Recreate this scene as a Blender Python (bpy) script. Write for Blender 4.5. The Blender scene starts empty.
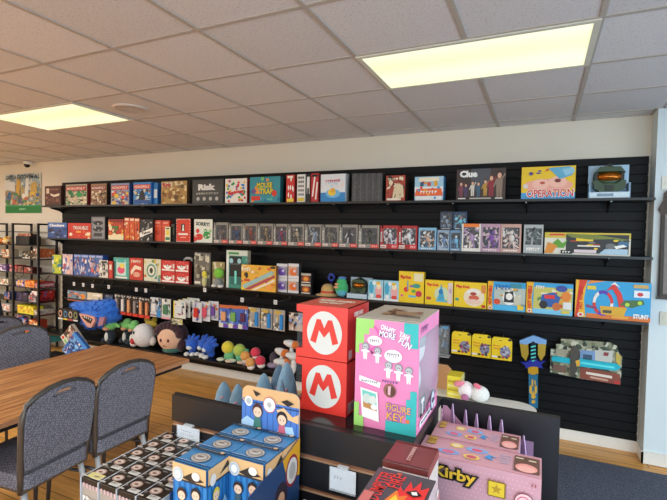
import bpy, bmesh, math, random
from mathutils import Vector, Matrix
random.seed(7)
S = bpy.context.scene
COL = S.collection

# ------------------------------------------------------------------ camera
CAM = Vector((0, 0, 1.77))
R3 = ((0.90795683, -0.03248545, 0.4178027), (0.4186155, 0.02420909, -0.90784084), (0.019377, 0.99917897, 0.03557972))
cd = bpy.data.cameras.new('camera'); cam = bpy.data.objects.new('camera', cd); COL.objects.link(cam)
cam.matrix_world = Matrix.Translation(CAM) @ Matrix(R3).to_4x4()
cd.sensor_width = 36; cd.lens = 450 / 667 * 36; cd.clip_start = .02
S.camera = cam

# ------------------------------------------------------------------ light and exposure
wd = bpy.data.worlds.new('world'); S.world = wd; wd.use_nodes = True
wd.node_tree.nodes['Background'].inputs[0].default_value = (.75, .87, 1, 1)
wd.node_tree.nodes['Background'].inputs[1].default_value = 1.0
def area(name, loc, rot, sx, sy, power, color):
    l = bpy.data.lights.new(name, 'AREA'); l.shape = 'RECTANGLE'; l.size = sx; l.size_y = sy; l.energy = power; l.color = color
    o = bpy.data.objects.new(name, l); COL.objects.link(o); o.location = loc; o.rotation_euler = rot
    return o
# daylight entering through the shop windows behind and to the right of the camera
area('window_daylight', (-1.0, -3.15, 1.35), (math.radians(90), 0, 0), 3.9, 1.9, 55, (.97, .98, 1.0))
area('added_blue_light', (2.1, -3.15, .95), (math.radians(90), 0, math.radians(6)), 2.0, 1.5, 72, (.55, .82, 1.0))  # no door here: bluer lamp added to tint the right end of the room
area('side_window_daylight', (3.15, 1.2, 1.15), (math.radians(90), 0, math.radians(90)), 3.6, 1.7, 60, (.72, .88, 1.0))
# unseen area lamps added overhead to brighten the room, without any fittings
for lx, ly, lp in [(-.4, -.9, 34), (-4.04, -.3, 105), (-7.2, -.3, 80), (-7.6, 1.6, 70), (2.1, 1.0, 62)]:
    area('unseen_ceiling_fill', (lx, ly, 2.77), (0, 0, 0), 1.15, .55, lp, (.96, .97, .97))
S.view_settings.view_transform = 'Standard'
S.view_settings.look = 'None'
S.view_settings.exposure = 0.12
S.view_settings.gamma = 1.0
S.view_settings.use_curve_mapping = False

# ------------------------------------------------------------------ helpers
def lin(c):
    if isinstance(c, str):
        c = c.lstrip('#'); c = [int(c[i:i + 2], 16) / 255 for i in (0, 2, 4)]
    return tuple((x / 12.92 if x <= .04045 else ((x + .055) / 1.055) ** 2.4) for x in c[:3]) + (1,)
MATS = {}
def nodes(m):
    m.use_nodes = True
    nt = m.node_tree
    return nt, nt.nodes, nt.links, nt.nodes['Principled BSDF']
def M(c, rough=.5, metal=0.0, emit=0.0, coat=0.0, trans=0.0, var=.06):
    k = ('M', c, rough, metal, emit, coat, trans, var)
    if k in MATS: return MATS[k]
    m = bpy.data.materials.new('paint_' + str(c).strip('#')); nt, N, L, b = nodes(m)
    b.inputs['Roughness'].default_value = rough; b.inputs['Metallic'].default_value = metal
    b.inputs['Coat Weight'].default_value = coat
    b.inputs['Transmission Weight'].default_value = trans
    col = lin(c)
    if emit:
        b.inputs['Emission Color'].default_value = col; b.inputs['Emission Strength'].default_value = emit
    if var:
        tc = N.new('ShaderNodeTexCoord'); no = N.new('ShaderNodeTexNoise'); no.inputs['Scale'].default_value = 18
        mx = N.new('ShaderNodeMix'); mx.data_type = 'RGBA'
        L.new(tc.outputs['Object'], no.inputs['Vector']); L.new(no.outputs['Fac'], mx.inputs['Factor'])
        mx.inputs['A'].default_value = tuple(x * (1 - var) for x in col[:3]) + (1,)
        mx.inputs['B'].default_value = tuple(min(1, x * (1 + var)) for x in col[:3]) + (1,)
        L.new(mx.outputs['Result'], b.inputs['Base Color'])
    else: b.inputs['Base Color'].default_value = col
    MATS[k] = m; return m
def MO(cols, scale=30, rough=.4, seed=0, weights=None, stretch=(1, 1, 1)):
    """printed artwork: flat patches of the given inks"""
    k = ('MO', tuple(cols), scale, rough, seed, stretch)
    if k in MATS: return MATS[k]
    m = bpy.data.materials.new('print'); nt, N, L, b = nodes(m)
    tc = N.new('ShaderNodeTexCoord'); mp = N.new('ShaderNodeMapping'); mp.inputs['Location'].default_value = (seed * 3.7, seed * 1.3, seed * 2.1)
    mp.inputs['Scale'].default_value = stretch
    no = N.new('ShaderNodeTexNoise'); no.inputs['Scale'].default_value = scale * .8; no.inputs['Detail'].default_value = 2
    ad = N.new('ShaderNodeMix'); ad.data_type = 'RGBA'; ad.inputs['Factor'].default_value = .03
    vo = N.new('ShaderNodeTexVoronoi'); vo.inputs['Scale'].default_value = scale
    sp = N.new('ShaderNodeSeparateColor'); cr = N.new('ShaderNodeValToRGB'); cr.color_ramp.interpolation = 'CONSTANT'
    L.new(tc.outputs['Object'], mp.inputs['Vector']); L.new(mp.outputs['Vector'], no.inputs['Vector'])
    L.new(mp.outputs['Vector'], ad.inputs['A']); L.new(no.outputs['Color'], ad.inputs['B'])
    L.new(ad.outputs['Result'], vo.inputs['Vector']); L.new(vo.outputs['Color'], sp.inputs['Color'])
    L.new(sp.outputs['Red'], cr.inputs['Fac']); L.new(cr.outputs['Color'], b.inputs['Base Color'])
    e = cr.color_ramp.elements
    n = len(cols)
    e[0].position = 0; e[0].color = lin(cols[0]); e[1].position = 1 / n; e[1].color = lin(cols[1 % n])
    for i in range(2, n):
        q = e.new(i / n); q.color = lin(cols[i])
    b.inputs['Roughness'].default_value = rough
    MATS[k] = m; return m
def FUZZ(c1, c2, scale=90, rough=.9):
    k = ('F', c1, c2, scale)
    if k in MATS: return MATS[k]
    m = bpy.data.materials.new('plush'); nt, N, L, b = nodes(m)
    tc = N.new('ShaderNodeTexCoord'); no = N.new('ShaderNodeTexNoise'); no.inputs['Scale'].default_value = scale; no.inputs['Detail'].default_value = 4
    mx = N.new('ShaderNodeMix'); mx.data_type = 'RGBA'; mx.inputs['A'].default_value = lin(c1); mx.inputs['B'].default_value = lin(c2)
    bp = N.new('ShaderNodeBump'); bp.inputs['Strength'].default_value = .5; bp.inputs['Distance'].default_value = .004
    L.new(tc.outputs['Object'], no.inputs['Vector']); L.new(no.outputs['Fac'], mx.inputs['Factor']); L.new(mx.outputs['Result'], b.inputs['Base Color'])
    L.new(no.outputs['Fac'], bp.inputs['Height']); L.new(bp.outputs['Normal'], b.inputs['Normal'])
    b.inputs['Roughness'].default_value = rough; b.inputs['Sheen Weight'].default_value = .3
    MATS[k] = m; return m
def FILM(alpha=.18, tint='#e8f0f4', rough=.08):
    k = ('film', alpha, tint, rough)
    if k in MATS: return MATS[k]
    m = bpy.data.materials.new('clear_film'); nt, N, L, b = nodes(m)
    tr = N.new('ShaderNodeBsdfTransparent'); ms = N.new('ShaderNodeMixShader'); b.inputs['Base Color'].default_value = lin(tint)
    b.inputs['Roughness'].default_value = rough; ms.inputs[0].default_value = alpha
    no = N.new('ShaderNodeTexNoise'); no.inputs['Scale'].default_value = 14; bp = N.new('ShaderNodeBump'); bp.inputs['Strength'].default_value = .3
    L.new(no.outputs['Fac'], bp.inputs['Height'])
    if alpha > .08: L.new(bp.outputs['Normal'], b.inputs['Normal'])
    L.new(tr.outputs[0], ms.inputs[1]); L.new(b.outputs[0], ms.inputs[2]); L.new(ms.outputs[0], N['Material Output'].inputs['Surface'])
    MATS[k] = m; return m

def tom(c):
    if c is None: return M('#222222')
    if isinstance(c, str): return M(c)
    return c
TXT = {}
def text_geo(s, bold=0):
    k = (s, bold)
    if k in TXT: return TXT[k]
    cu = bpy.data.curves.new('t', 'FONT'); cu.body = s; cu.size = 1; cu.offset = bold; cu.resolution_u = 2
    cu.align_x = 'CENTER'; cu.align_y = 'CENTER'
    o = bpy.data.objects.new('t', cu); COL.objects.link(o)
    dg = bpy.context.evaluated_depsgraph_get(); dg.update()
    me = bpy.data.meshes.new_from_object(o.evaluated_get(dg))
    vs = [v.co.copy() for v in me.vertices]; fs = [tuple(p.vertices) for p in me.polygons]
    bpy.data.objects.remove(o); bpy.data.curves.remove(cu); bpy.data.meshes.remove(me)
    xs = [v.x for v in vs] or [0, 1]; ys = [v.y for v in vs] or [0, 1]
    cx, cy = (min(xs) + max(xs)) / 2, (min(ys) + max(ys)) / 2; w, h = max(xs) - min(xs), max(ys) - min(ys)
    TXT[k] = ([((v.x - cx) / w, (v.y - cy) / h) for v in vs], fs, w, h); return TXT[k]

class MB:
    def __init__(s): s.v = []; s.f = []; s.m = []; s.mats = []; s.sm = []
    def mi(s, c):
        m = tom(c)
        if m not in s.mats: s.mats.append(m)
        return s.mats.index(m)
    def add(s, vs, fs, c, smooth=False, T=None):
        n = len(s.v); k = s.mi(c)
        if T is not None: vs = [T @ Vector(v) for v in vs]
        s.v += [tuple(v) for v in vs]
        for f in fs: s.f.append(tuple(n + i for i in f)); s.m.append(k); s.sm.append(smooth)
    def box(s, x0, y0, z0, x1, y1, z1, c, T=None, faces=None):
        """c: one colour, or dict f,b,l,r,t,u"""
        v = [(x0, y0, z0), (x1, y0, z0), (x1, y1, z0), (x0, y1, z0), (x0, y0, z1), (x1, y0, z1), (x1, y1, z1), (x0, y1, z1)]
        F = dict(u=(3, 2, 1, 0), t=(4, 5, 6, 7), f=(0, 1, 5, 4), r=(1, 2, 6, 5), b=(2, 3, 7, 6), l=(3, 0, 4, 7))
        for k, q in F.items():
            if faces and k not in faces: continue
            s.add([v[i] for i in q], [(0, 1, 2, 3)], c.get(k, c.get('d')) if isinstance(c, dict) else c, T=T)
    def prism(s, pts, y0, y1, c, ce=None, T=None, axis='y'):
        """outline in x,z extruded along y"""
        n = len(pts)
        mk = {'y': lambda p, q: (p[0], q, p[1]), 'z': lambda p, q: (p[0], p[1], q), 'x': lambda p, q: (q, p[0], p[1])}[axis]
        a = [mk(p, y0) for p in pts]; b = [mk(p, y1) for p in pts]
        s.add(a, [tuple(range(n))], c, T=T); s.add(b, [tuple(reversed(range(n)))], ce or c, T=T)
        s.add(a + b, [((i + 1) % n, i, n + i, n + (i + 1) % n) for i in range(n)], ce or c, T=T)
    def tube(s, pts, r, c, n=8, T=None, caps=True):
        pts = [Vector(p) for p in pts]; rs = r if isinstance(r, (list, tuple)) else [r] * len(pts)
        vs = []; fs = []
        up = Vector((0, 0, 1))
        for i, p in enumerate(pts):
            d = (pts[min(i + 1, len(pts) - 1)] - pts[max(i - 1, 0)]).normalized()
            a = d.cross(up if abs(d.z) < .95 else Vector((1, 0, 0))).normalized(); b = d.cross(a)
            for k in range(n):
                t = 2 * math.pi * k / n; vs.append(p + (a * math.cos(t) + b * math.sin(t)) * rs[i])
        for i in range(len(pts) - 1):
            for k in range(n): fs.append((i * n + k, i * n + (k + 1) % n, (i + 1) * n + (k + 1) % n, (i + 1) * n + k))
        if caps: fs += [tuple(reversed(range(n))), tuple(range((len(pts) - 1) * n, len(pts) * n))]
        s.add(vs, fs, c, True, T)
    def ell(s, ctr, r, c, rot=(0, 0, 0), T=None, nu=16, nv=10, noise=0, zf=None):
        if not isinstance(r, (tuple, list)): r = (r, r, r)
        from mathutils import Euler
        Rm = Euler(rot).to_matrix(); vs = []; fs = []
        for j in range(nv + 1):
            ph = math.pi * j / nv
            for i in range(nu):
                t = 2 * math.pi * i / nu
                k = 1 + (random.uniform(-noise, noise) if 0 < j < nv else 0)
                p = Vector((math.sin(ph) * math.cos(t) * r[0], math.sin(ph) * math.sin(t) * r[1], math.cos(ph) * r[2])) * k
                vs.append(Rm @ p + Vector(ctr))
        for j in range(nv):
            for i in range(nu): fs.append((j * nu + i, (j + 1) * nu + i, (j + 1) * nu + (i + 1) % nu, j * nu + (i + 1) % nu))
        s.add(vs, fs, c, True, T)
    def lathe(s, prof, c, n=24, T=None, ctr=(0, 0, 0)):
        vs = []; fs = []
        for r, z in prof:
            for k in range(n):
                t = 2 * math.pi * k / n; vs.append((ctr[0] + r * math.cos(t), ctr[1] + r * math.sin(t), ctr[2] + z))
        for i in range(len(prof) - 1):
            for k in range(n): fs.append((i * n + k, i * n + (k + 1) % n, (i + 1) * n + (k + 1) % n, (i + 1) * n + k))
        s.add(vs, fs, c, True, T)
    def build(s, name, parent=None, loc=None, rot=None, bevel=0):
        me = bpy.data.meshes.new(name); me.from_pydata(s.v, [], s.f)
        for m in s.mats: me.materials.append(m)
        me.polygons.foreach_set('material_index', s.m); me.polygons.foreach_set('use_smooth', s.sm); me.update()
        o = bpy.data.objects.new(name, me); COL.objects.link(o)
        if parent: o.parent = parent
        if loc: o.location = loc
        if rot: o.rotation_euler = rot
        if bevel:
            b = o.modifiers.new('bevel', 'BEVEL'); b.width = bevel; b.segments = 2; b.limit_method = 'ANGLE'
        return o
def tag(o, label=None, cat=None, group=None, kind=None):
    if label: o['label'] = label
    if cat: o['category'] = cat
    if group: o['group'] = group
    if kind: o['kind'] = kind
    return o
def thing(name, label, cat, loc=(0, 0, 0), rz=0, group=None):
    o = bpy.data.objects.new(name, None); COL.objects.link(o); o.location = loc; o.rotation_euler = (0, 0, rz); o.empty_display_size = .05
    return tag(o, label, cat, group)
def copy_tree(o, parent=None):
    c = o.copy(); COL.objects.link(c); c.parent = parent
    for ch in o.children: copy_tree(ch, c)
    return c
def struct(mb, name, **k): return tag(mb.build(name, **k), kind='structure')
# direction of a photograph point, used to place a thing on its real shelf plane
def ray(px, py):
    v = Vector((px - 333.5, 250 - py, -450)); return Vector([sum(R3[i][j] * v[j] for j in range(3)) for i in range(3)])
def at(px, py, y):
    v = ray(px, py); return CAM + v * (y / v.y)
def atz(px, py, z):
    v = ray(px, py); return CAM + v * ((z - CAM.z) / v.z)

# printed art on a rectangular face: list of shapes in 0..1 coordinates
def R(u0, v0, u1, v1, c): return ('p', [(u0, v0), (u1, v0), (u1, v1), (u0, v1)], c)
def E(cx, cy, rx, ry, c, n=18): return ('p', [(cx + rx * math.cos(2 * math.pi * i / n), cy + ry * math.sin(2 * math.pi * i / n)) for i in range(n)], c)
def Pg(pts, c): return ('p', pts, c)
def T(s, cx, cy, w, h, c, rot=0, bold=.02): return ('t', s, cx, cy, w, h, c, rot, bold)
def TO(s, cx, cy, w, h, c, co, rot=0):      # outlined lettering
    return [T(s, cx, cy, w * 1.03, h * 1.12, co, rot, .07), T(s, cx, cy, w, h, c, rot, .02)]
def BL(n, seed, pal, u0=.05, v0=.05, u1=.95, v1=.95, s=.1, a=1.0):
    r = random.Random(seed); out = []
    for _ in range(n):
        cx, cy = r.uniform(u0, u1), r.uniform(v0, v1); rx = r.uniform(.4, 1) * s; ry = r.uniform(.4, 1) * s * a
        c = r.choice(pal); k = r.random()
        rx = min(rx, cx, 1 - cx); ry = min(ry, cy, 1 - cy)
        if k < .45: out.append(E(cx, cy, rx, ry, c, 10))
        elif k < .75: out.append(R(cx - rx, cy - ry * .6, cx + rx, cy + ry * .6, c))
        else: out.append(Pg([(cx - rx, cy - ry), (cx + rx, cy - ry * .3), (cx + rx * .2, cy + ry)], c))
    return out
def SCR(cx, cy, w, h, c, n=6, seed=1):      # print too small to read
    r = random.Random(seed * 31 + n); out = []; d = w / n
    for i in range(n):
        x0 = cx - w / 2 + i * d; k = r.uniform(.55, 1) * h / 2
        out.append(R(x0 + d * .1, cy - h / 2, x0 + d * r.uniform(.35, .5), cy - h / 2 + 2 * k, c))
        out.append(R(x0 + d * .1, cy + r.uniform(-.3, .2) * h, x0 + d * .85, cy + r.uniform(.22, .42) * h, c))
    return out
def FIG(cx, cy, h, body, skin='#d9a98a', hair='#2a211d', a=1.0):      # a small printed figure
    w = h * a
    return [Pg([(cx - .12 * w, cy - .5 * h), (cx - .02 * w, cy - .5 * h), (cx, cy - .1 * h), (cx + .02 * w, cy - .5 * h), (cx + .12 * w, cy - .5 * h), (cx + .16 * w, cy + .2 * h), (cx - .16 * w, cy + .2 * h)], body),
            Pg([(cx - .16 * w, cy + .2 * h), (cx - .3 * w, cy - .1 * h), (cx - .24 * w, cy - .12 * h), (cx - .1 * w, cy + .1 * h)], body),
            Pg([(cx + .16 * w, cy + .2 * h), (cx + .3 * w, cy + .35 * h), (cx + .24 * w, cy + .4 * h), (cx + .08 * w, cy + .2 * h)], body),
            E(cx, cy + .34 * h, .13 * w, .15 * h, hair, 10), E(cx, cy + .31 * h, .1 * w, .11 * h, skin, 10)]
def flat(l):
    o = []
    for a in l:
        if isinstance(a, list): o += flat(a)
        else: o.append(a)
    return o
def paint(mb, items, fn, w, h, step=.00035, base=1):
    k = base
    for it in flat(items):
        k += 1; off = step * min(k, 14) + .00001 * k
        if it[0] == 'p':
            mb.add([fn(u, v, off) for u, v in it[1]], [tuple(range(len(it[1])))], it[2])
        else:
            _, s, cx, cy, tw, th, c, rot, bold = it
            vs, fs, gw, gh = text_geo(s, bold)
            if tw is None: tw = th * h * gw / gh / w
            ca, sa = math.cos(rot), math.sin(rot); out = []
            for x, y in vs:
                X, Y = x * tw * w, y * th * h
                out.append(fn(cx + (X * ca - Y * sa) / w, cy + (X * sa + Y * ca) / h, off))
            mb.add(out, fs, c)
def boxmesh(W, D, H, front, side=None, top=None, art=None, back=None, left=None):
    mb = MB(); side = side or front; top = top or side
    mb.box(0, 0, 0, W, D, H, dict(f=front, r=side, l=left or side, b=back or side, t=top, u=side))
    art = art or {}
    if isinstance(art, list): art = {'f': art}
    F = dict(f=(lambda u, v, o: (u * W, -o, v * H), W, H), r=(lambda u, v, o: (W + o, u * D, v * H), D, H),
             l=(lambda u, v, o: (-o, D - u * D, v * H), D, H), t=(lambda u, v, o: (u * W, v * D, H + o), W, D))
    for k, items in art.items(): paint(mb, items, F[k][0], F[k][1], F[k][2])
    return mb
def BOX(name, label, cat, group, px0, px1, pyt, y, zb, D, front, side=None, top=None, art=None, rz=0, pym=None, bevel=.0008, H=None, rx=0):
    """a box standing at height zb with its front on the plane y, between two photograph columns"""
    a = at(px0, pyt, y); b = at(px1, pyt, y); W = b.x - a.x
    if H is None: H = a.z - zb
    o = boxmesh(W, D, H, front, side, top, art).build(name, None, (a.x, y, zb), (rx, 0, rz), bevel)
    return tag(o, label, cat, group)

# ================================================================== ROOM
XL, XR, YF, YB, ZC = -9.2, 3.3, -3.3, 4.42, 2.79
def wallmat(c, name):
    m = bpy.data.materials.new(name); nt, N, L, b = nodes(m)
    tc = N.new('ShaderNodeTexCoord'); no = N.new('ShaderNodeTexNoise'); no.inputs['Scale'].default_value = 220
    bp = N.new('ShaderNodeBump'); bp.inputs['Strength'].default_value = .15; bp.inputs['Distance'].default_value = .002
    L.new(tc.outputs['Object'], no.inputs['Vector']); L.new(no.outputs['Fac'], bp.inputs['Height']); L.new(bp.outputs['Normal'], b.inputs['Normal'])
    b.inputs['Base Color'].default_value = lin(c); b.inputs['Roughness'].default_value = .6
    return m
WALL = wallmat('#ded7c6', 'wall_paint'); WALL2 = wallmat('#d3dfe2', 'wall_paint_white')
def woodfloor():
    m = bpy.data.materials.new('wood_floor'); nt, N, L, b = nodes(m)
    tc = N.new('ShaderNodeTexCoord'); br = N.new('ShaderNodeTexBrick')
    br.inputs['Scale'].default_value = 1; br.inputs['Brick Width'].default_value = 1.3; br.inputs['Row Height'].default_value = .16
    br.inputs['Mortar Size'].default_value = .0025; br.inputs['Mortar'].default_value = lin('#4a2c10'); br.offset = .37
    br.inputs['Color1'].default_value = lin('#e6b066'); br.inputs['Color2'].default_value = lin('#cf9a4e')
    mp = N.new('ShaderNodeMapping'); mp.inputs['Scale'].default_value = (1.2, 14, 1)
    no = N.new('ShaderNodeTexNoise'); no.inputs['Scale'].default_value = 2.2; no.inputs['Detail'].default_value = 5
    mx = N.new('ShaderNodeMix'); mx.data_type = 'RGBA'; mx.blend_type = 'MULTIPLY'; mx.inputs['Factor'].default_value = .75
    cr = N.new('ShaderNodeValToRGB'); cr.color_ramp.elements[0].position = .3; cr.color_ramp.elements[0].color = (.68, .58, .46, 1); cr.color_ramp.elements[1].position = .72; cr.color_ramp.elements[1].color = (1.25, 1.15, 1, 1)
    L.new(tc.outputs['Object'], br.inputs['Vector']); L.new(tc.outputs['Object'], mp.inputs['Vector']); L.new(mp.outputs['Vector'], no.inputs['Vector'])
    L.new(no.outputs['Fac'], cr.inputs['Fac']); L.new(br.outputs['Color'], mx.inputs['A']); L.new(cr.outputs['Color'], mx.inputs['B']); L.new(mx.outputs['Result'], b.inputs['Base Color'])
    b.inputs['Roughness'].default_value = .34
    return m
def carpetmat():
    m = bpy.data.materials.new('carpet'); nt, N, L, b = nodes(m)
    tc = N.new('ShaderNodeTexCoord'); no = N.new('ShaderNodeTexNoise'); no.inputs['Scale'].default_value = 120; no.inputs['Detail'].default_value = 3
    cr = N.new('ShaderNodeValToRGB'); cr.color_ramp.elements[0].position = .35; cr.color_ramp.elements[0].color = lin('#2a3040'); cr.color_ramp.elements[1].position = .7; cr.color_ramp.elements[1].color = lin('#6a7080')
    L.new(tc.outputs['Object'], no.inputs['Vector']); L.new(no.outputs['Fac'], cr.inputs['Fac']); L.new(cr.outputs['Color'], b.inputs['Base Color'])
    b.inputs['Roughness'].default_value = .95
    return m
def tilemat():
    m = bpy.data.materials.new('ceiling_tile'); nt, N, L, b = nodes(m)
    tc = N.new('ShaderNodeTexCoord'); no = N.new('ShaderNodeTexNoise'); no.inputs['Scale'].default_value = 95; no.inputs['Detail'].default_value = 3
    cr = N.new('ShaderNodeValToRGB'); cr.color_ramp.elements[0].position = .31; cr.color_ramp.elements[0].color = lin('#b6b3b4'); cr.color_ramp.elements[1].position = .43; cr.color_ramp.elements[1].color = lin('#d8d6d8')
    sn = N.new('ShaderNodeVectorMath'); sn.operation = 'SNAP'; sn.inputs[1].default_value = (.61, .61, 1)
    ofs = N.new('ShaderNodeVectorMath'); ofs.operation = 'ADD'; ofs.inputs[1].default_value = (-.222, -2.415, 0)
    wn = N.new('ShaderNodeTexWhiteNoise'); mx = N.new('ShaderNodeMix'); mx.data_type = 'RGBA'; mx.blend_type = 'MULTIPLY'; mx.inputs['Factor'].default_value = .09
    bp = N.new('ShaderNodeBump'); bp.inputs['Strength'].default_value = .4; bp.inputs['Distance'].default_value = .003
    L.new(tc.outputs['Object'], ofs.inputs[0]); L.new(ofs.outputs[0], sn.inputs[0]); L.new(sn.outputs[0], wn.inputs['Vector'])
    L.new(tc.outputs['Object'], no.inputs['Vector']); L.new(no.outputs['Fac'], cr.inputs['Fac']); L.new(cr.outputs['Color'], mx.inputs['A']); L.new(wn.outputs['Value'], mx.inputs['B'])
    L.new(mx.outputs['Result'], b.inputs['Base Color']); L.new(no.outputs['Fac'], bp.inputs['Height']); L.new(bp.outputs['Normal'], b.inputs['Normal'])
    b.inputs['Roughness'].default_value = .9
    return m
mb = MB(); mb.box(XL, YF, -.1, XR, YB, 0, woodfloor()); struct(mb, 'floor')
mb = MB(); mb.box(-.62, YF + .02, 0, XR - .02, 4.08, .007, carpetmat()); tag(mb.build('carpet'), 'dark charcoal blue low pile carpet covering the floor on the right', 'carpet')
mb = MB(); mb.box(XL, YB, 0, XR, YB + .12, ZC, WALL); struct(mb, 'wall_back')
mb = MB(); mb.box(XL - .12, YF, 0, XL, YB, ZC, WALL); struct(mb, 'wall_left')
mb = MB(); mb.box(.79, 4.225, 0, XR, YB, ZC, WALL2); struct(mb, 'wall_right_projection')
mb = MB()
for b_ in ((XL, 0, -2.9, ZC), (3.25, 0, XR, ZC), (-2.9, 0, 3.25, .4), (-2.9, 2.35, 3.25, ZC)): mb.box(b_[0], YF - .12, b_[1], b_[2], YF, b_[3], WALL)
struct(mb, 'wall_front')
mb = MB()
for b_ in ((YF, 0, -.65, ZC), (3.05, 0, YB, ZC), (-.65, 0, 3.05, .25), (-.65, 2.1, 3.05, ZC)): mb.box(XR, b_[0], b_[1], XR + .12, b_[2], b_[3], WALL2)
struct(mb, 'wall_right')
mb = MB()
for x in (-2.9, -.85, 1.2, 3.19): mb.box(x, YF - .08, .4, x + .06, YF - .02, 2.35, '#33363a')
mb.box(-2.9, YF - .08, .4, 3.25, YF - .02, .46, '#33363a'); mb.box(-2.9, YF - .08, 2.29, 3.25, YF - .02, 2.35, '#33363a'); struct(mb, 'window_1')
mb = MB()
for y in (-.65, 1.2, 2.99): mb.box(XR + .02, y, .25, XR + .08, y + .06, 2.1, '#33363a')
mb.box(XR + .02, -.65, .25, XR + .08, 3.05, .31, '#33363a'); mb.box(XR + .02, -.65, 2.04, XR + .08, 3.05, 2.1, '#33363a'); struct(mb, 'window_2')
BB = M('#e4e2da', .4)
mb = MB(); mb.box(XL, YB - .014, 0, .776, YB, .095, BB); mb.box(XL, YB - .018, .095, .776, YB, .1, BB); struct(mb, 'baseboard_back')
mb = MB(); mb.box(.776, 4.211, .007, XR, 4.225, .1, BB); mb.box(.776, 4.211, .007, .79, YB, .1, BB); mb.box(.772, 4.207, .1, XR, 4.225, .106, BB); struct(mb, 'baseboard_right')
# ceiling: tiles and the T bar grid, with openings where the lights sit
GX0, GY0, G = .222, 2.415, .61
mb = MB(); mb.box(XL, YF, ZC, XR, YB, ZC + .08, tilemat()); struct(mb, 'ceiling')
mb = MB(); gm = M('#b3aba2', .5)
k = -16
for i in range(-16, 6):
    x = GX0 + i * G
    if XL < x < XR: mb.box(x - .0125, YF, ZC - .006, x + .0125, YB, ZC, gm)
for j in range(-10, 4):
    y = GY0 + j * G
    if YF < y < YB: mb.box(XL, y - .0125, ZC - .005, XR, y + .0125, ZC, gm)
mb.box(XL, YB - .02, ZC - .006, .79, YB, ZC, gm); mb.box(.79, 4.205, ZC - .006, XR, 4.225, ZC, gm); mb.box(.77, 4.205, ZC - .006, .79, YB, ZC, gm)
struct(mb, 'trim_1')

def ceil_light(x0, y0, label, grp):
    t = thing('ceiling_light', label, 'ceiling light', (x0 + .61, y0 + .305, ZC - .006), 0, grp)
    w, d = .61, .305
    mb = MB()
    for b_ in ((-w, -d, -w + .03, d), (w - .03, -d, w, d), (-w + .03, -d, w - .03, -d + .025), (-w + .03, d - .025, w - .03, d)):
        mb.box(b_[0], b_[1], -.008, b_[2], b_[3], 0, M('#d8d6c8', .4))
    mb.build('frame', t)
    m = bpy.data.materials.get('lamp_lens')
    if not m:
        m = bpy.data.materials.new('lamp_lens'); nt, N, L, b = nodes(m)
        tc = N.new('ShaderNodeTexCoord'); wv = N.new('ShaderNodeTexWave'); wv.bands_direction = 'Y'; wv.inputs['Scale'].default_value = .75; wv.inputs['Distortion'].default_value = 3.0; wv.inputs['Phase Offset'].default_value = 1.2
        wv.inputs['Detail Scale'].default_value = .3
        mx = N.new('ShaderNodeMix'); mx.data_type = 'RGBA'; mx.inputs['A'].default_value = (.74, .82, .44, 1); mx.inputs['B'].default_value = (.88, .95, .62, 1)
        L.new(tc.outputs['Object'], wv.inputs['Vector']); L.new(wv.outputs['Fac'], mx.inputs['Factor']); L.new(mx.outputs['Result'], b.inputs['Emission Color'])
        b.inputs['Base Color'].default_value = (.7, .7, .6, 1); b.inputs['Roughness'].default_value = .3; b.inputs['Emission Strength'].default_value = .9
    mb = MB(); mb.box(-w + .03, -d + .025, -.004, w - .03, d - .025, -.001, m); mb.build('diffuser', t)
    return t
ceil_light(GX0 - 2 * G, GY0, 'bright fluorescent ceiling panel near the middle of the black wall', 'fluorescent ceiling panels')
ceil_light(GX0 - 8 * G, GY0, 'bright fluorescent ceiling panel at the far left beside the round vent', 'fluorescent ceiling panels')
mb = MB(); mb.lathe([(.0, -.010), (.05, -.010), (.11, -.008), (.118, -.012), (.135, -.012), (.142, -.001), (.142, 0)], M('#cdc6c0', .6), 32)
for r in (.03, .055, .08, .105): mb.lathe([(r, -.0105), (r + .004, -.013), (r + .008, -.0105)], M('#b8b0aa', .6), 32)
tag(mb.build('ceiling_speaker', None, (-3.16, 2.74, ZC)), 'round flush speaker grille set in a ceiling tile', 'ceiling speaker')
# dome camera
t = thing('security_camera', 'small white dome security camera at the top of the back wall', 'camera', (-7.19, 4.34, 2.752))
mb = MB(); mb.lathe([(0, .038), (.06, .038), (.066, .02), (.06, .0), (.05, -.008), (0, -.008)], M('#e6e4de', .4), 24); mb.box(-.03, 0, .0, .03, .08, .038, '#e6e4de'); mb.build('housing', t)
mb = MB(); mb.ell((0, -.012, -.012), (.044, .044, .044), M('#131316', .1), nu=20); mb.build('dome', t)

# poster on the wall
a, b_ = at(5.2, 175, 4.408), at(41.2, 213, 4.408)
W, H = b_.x - a.x, a.z - b_.z
mb = boxmesh(W, .002, H, MO(['#8f9a86', '#6f8aa0', '#b5a06a', '#c9cbbd', '#4e6b4f', '#9a7a64'], 22, .3, 3), '#dddddd', art=[
    R(0, .72, 1, 1, MO(['#9ab0b8', '#c8d0c8', '#8898a0'], 12, .3, 5)), R(0, 0, 1, .19, '#1f7a3a'), R(0, .17, 1, .2, '#2f9450'),
    SCR(.5, .1, .2, .05, '#a9dcae', 5), Pg([(0, .62), (.3, .55), (.28, .8), (0, .84)], '#d9dcd8'),
    Pg([(.3, .5), (.42, .45), (.45, .85), (.35, .88)], '#caa24e'), Pg([(.55, .4), (.66, .42), (.68, .88), (.6, .9)], '#dfe3e0'), Pg([(.7, .4), (.9, .42), (.88, .8), (.74, .76)], '#c8a95c'),
    [T("GOTTA CATCH 'EM ALL", .5, .92, .94, .11, '#15171a', 0, .015)],
    BL(22, 4, ['#c86a4a', '#e2c14e', '#3f6f9f', '#e8e3d4', '#4d8a52', '#7a5a86'], .05, .22, .95, .5, .07)])
tag(mb.build('poster', None, (a.x, 4.408, b_.z), None), 'colourful crowded poster with a green bottom band taped to the cream wall', 'poster')

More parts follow.
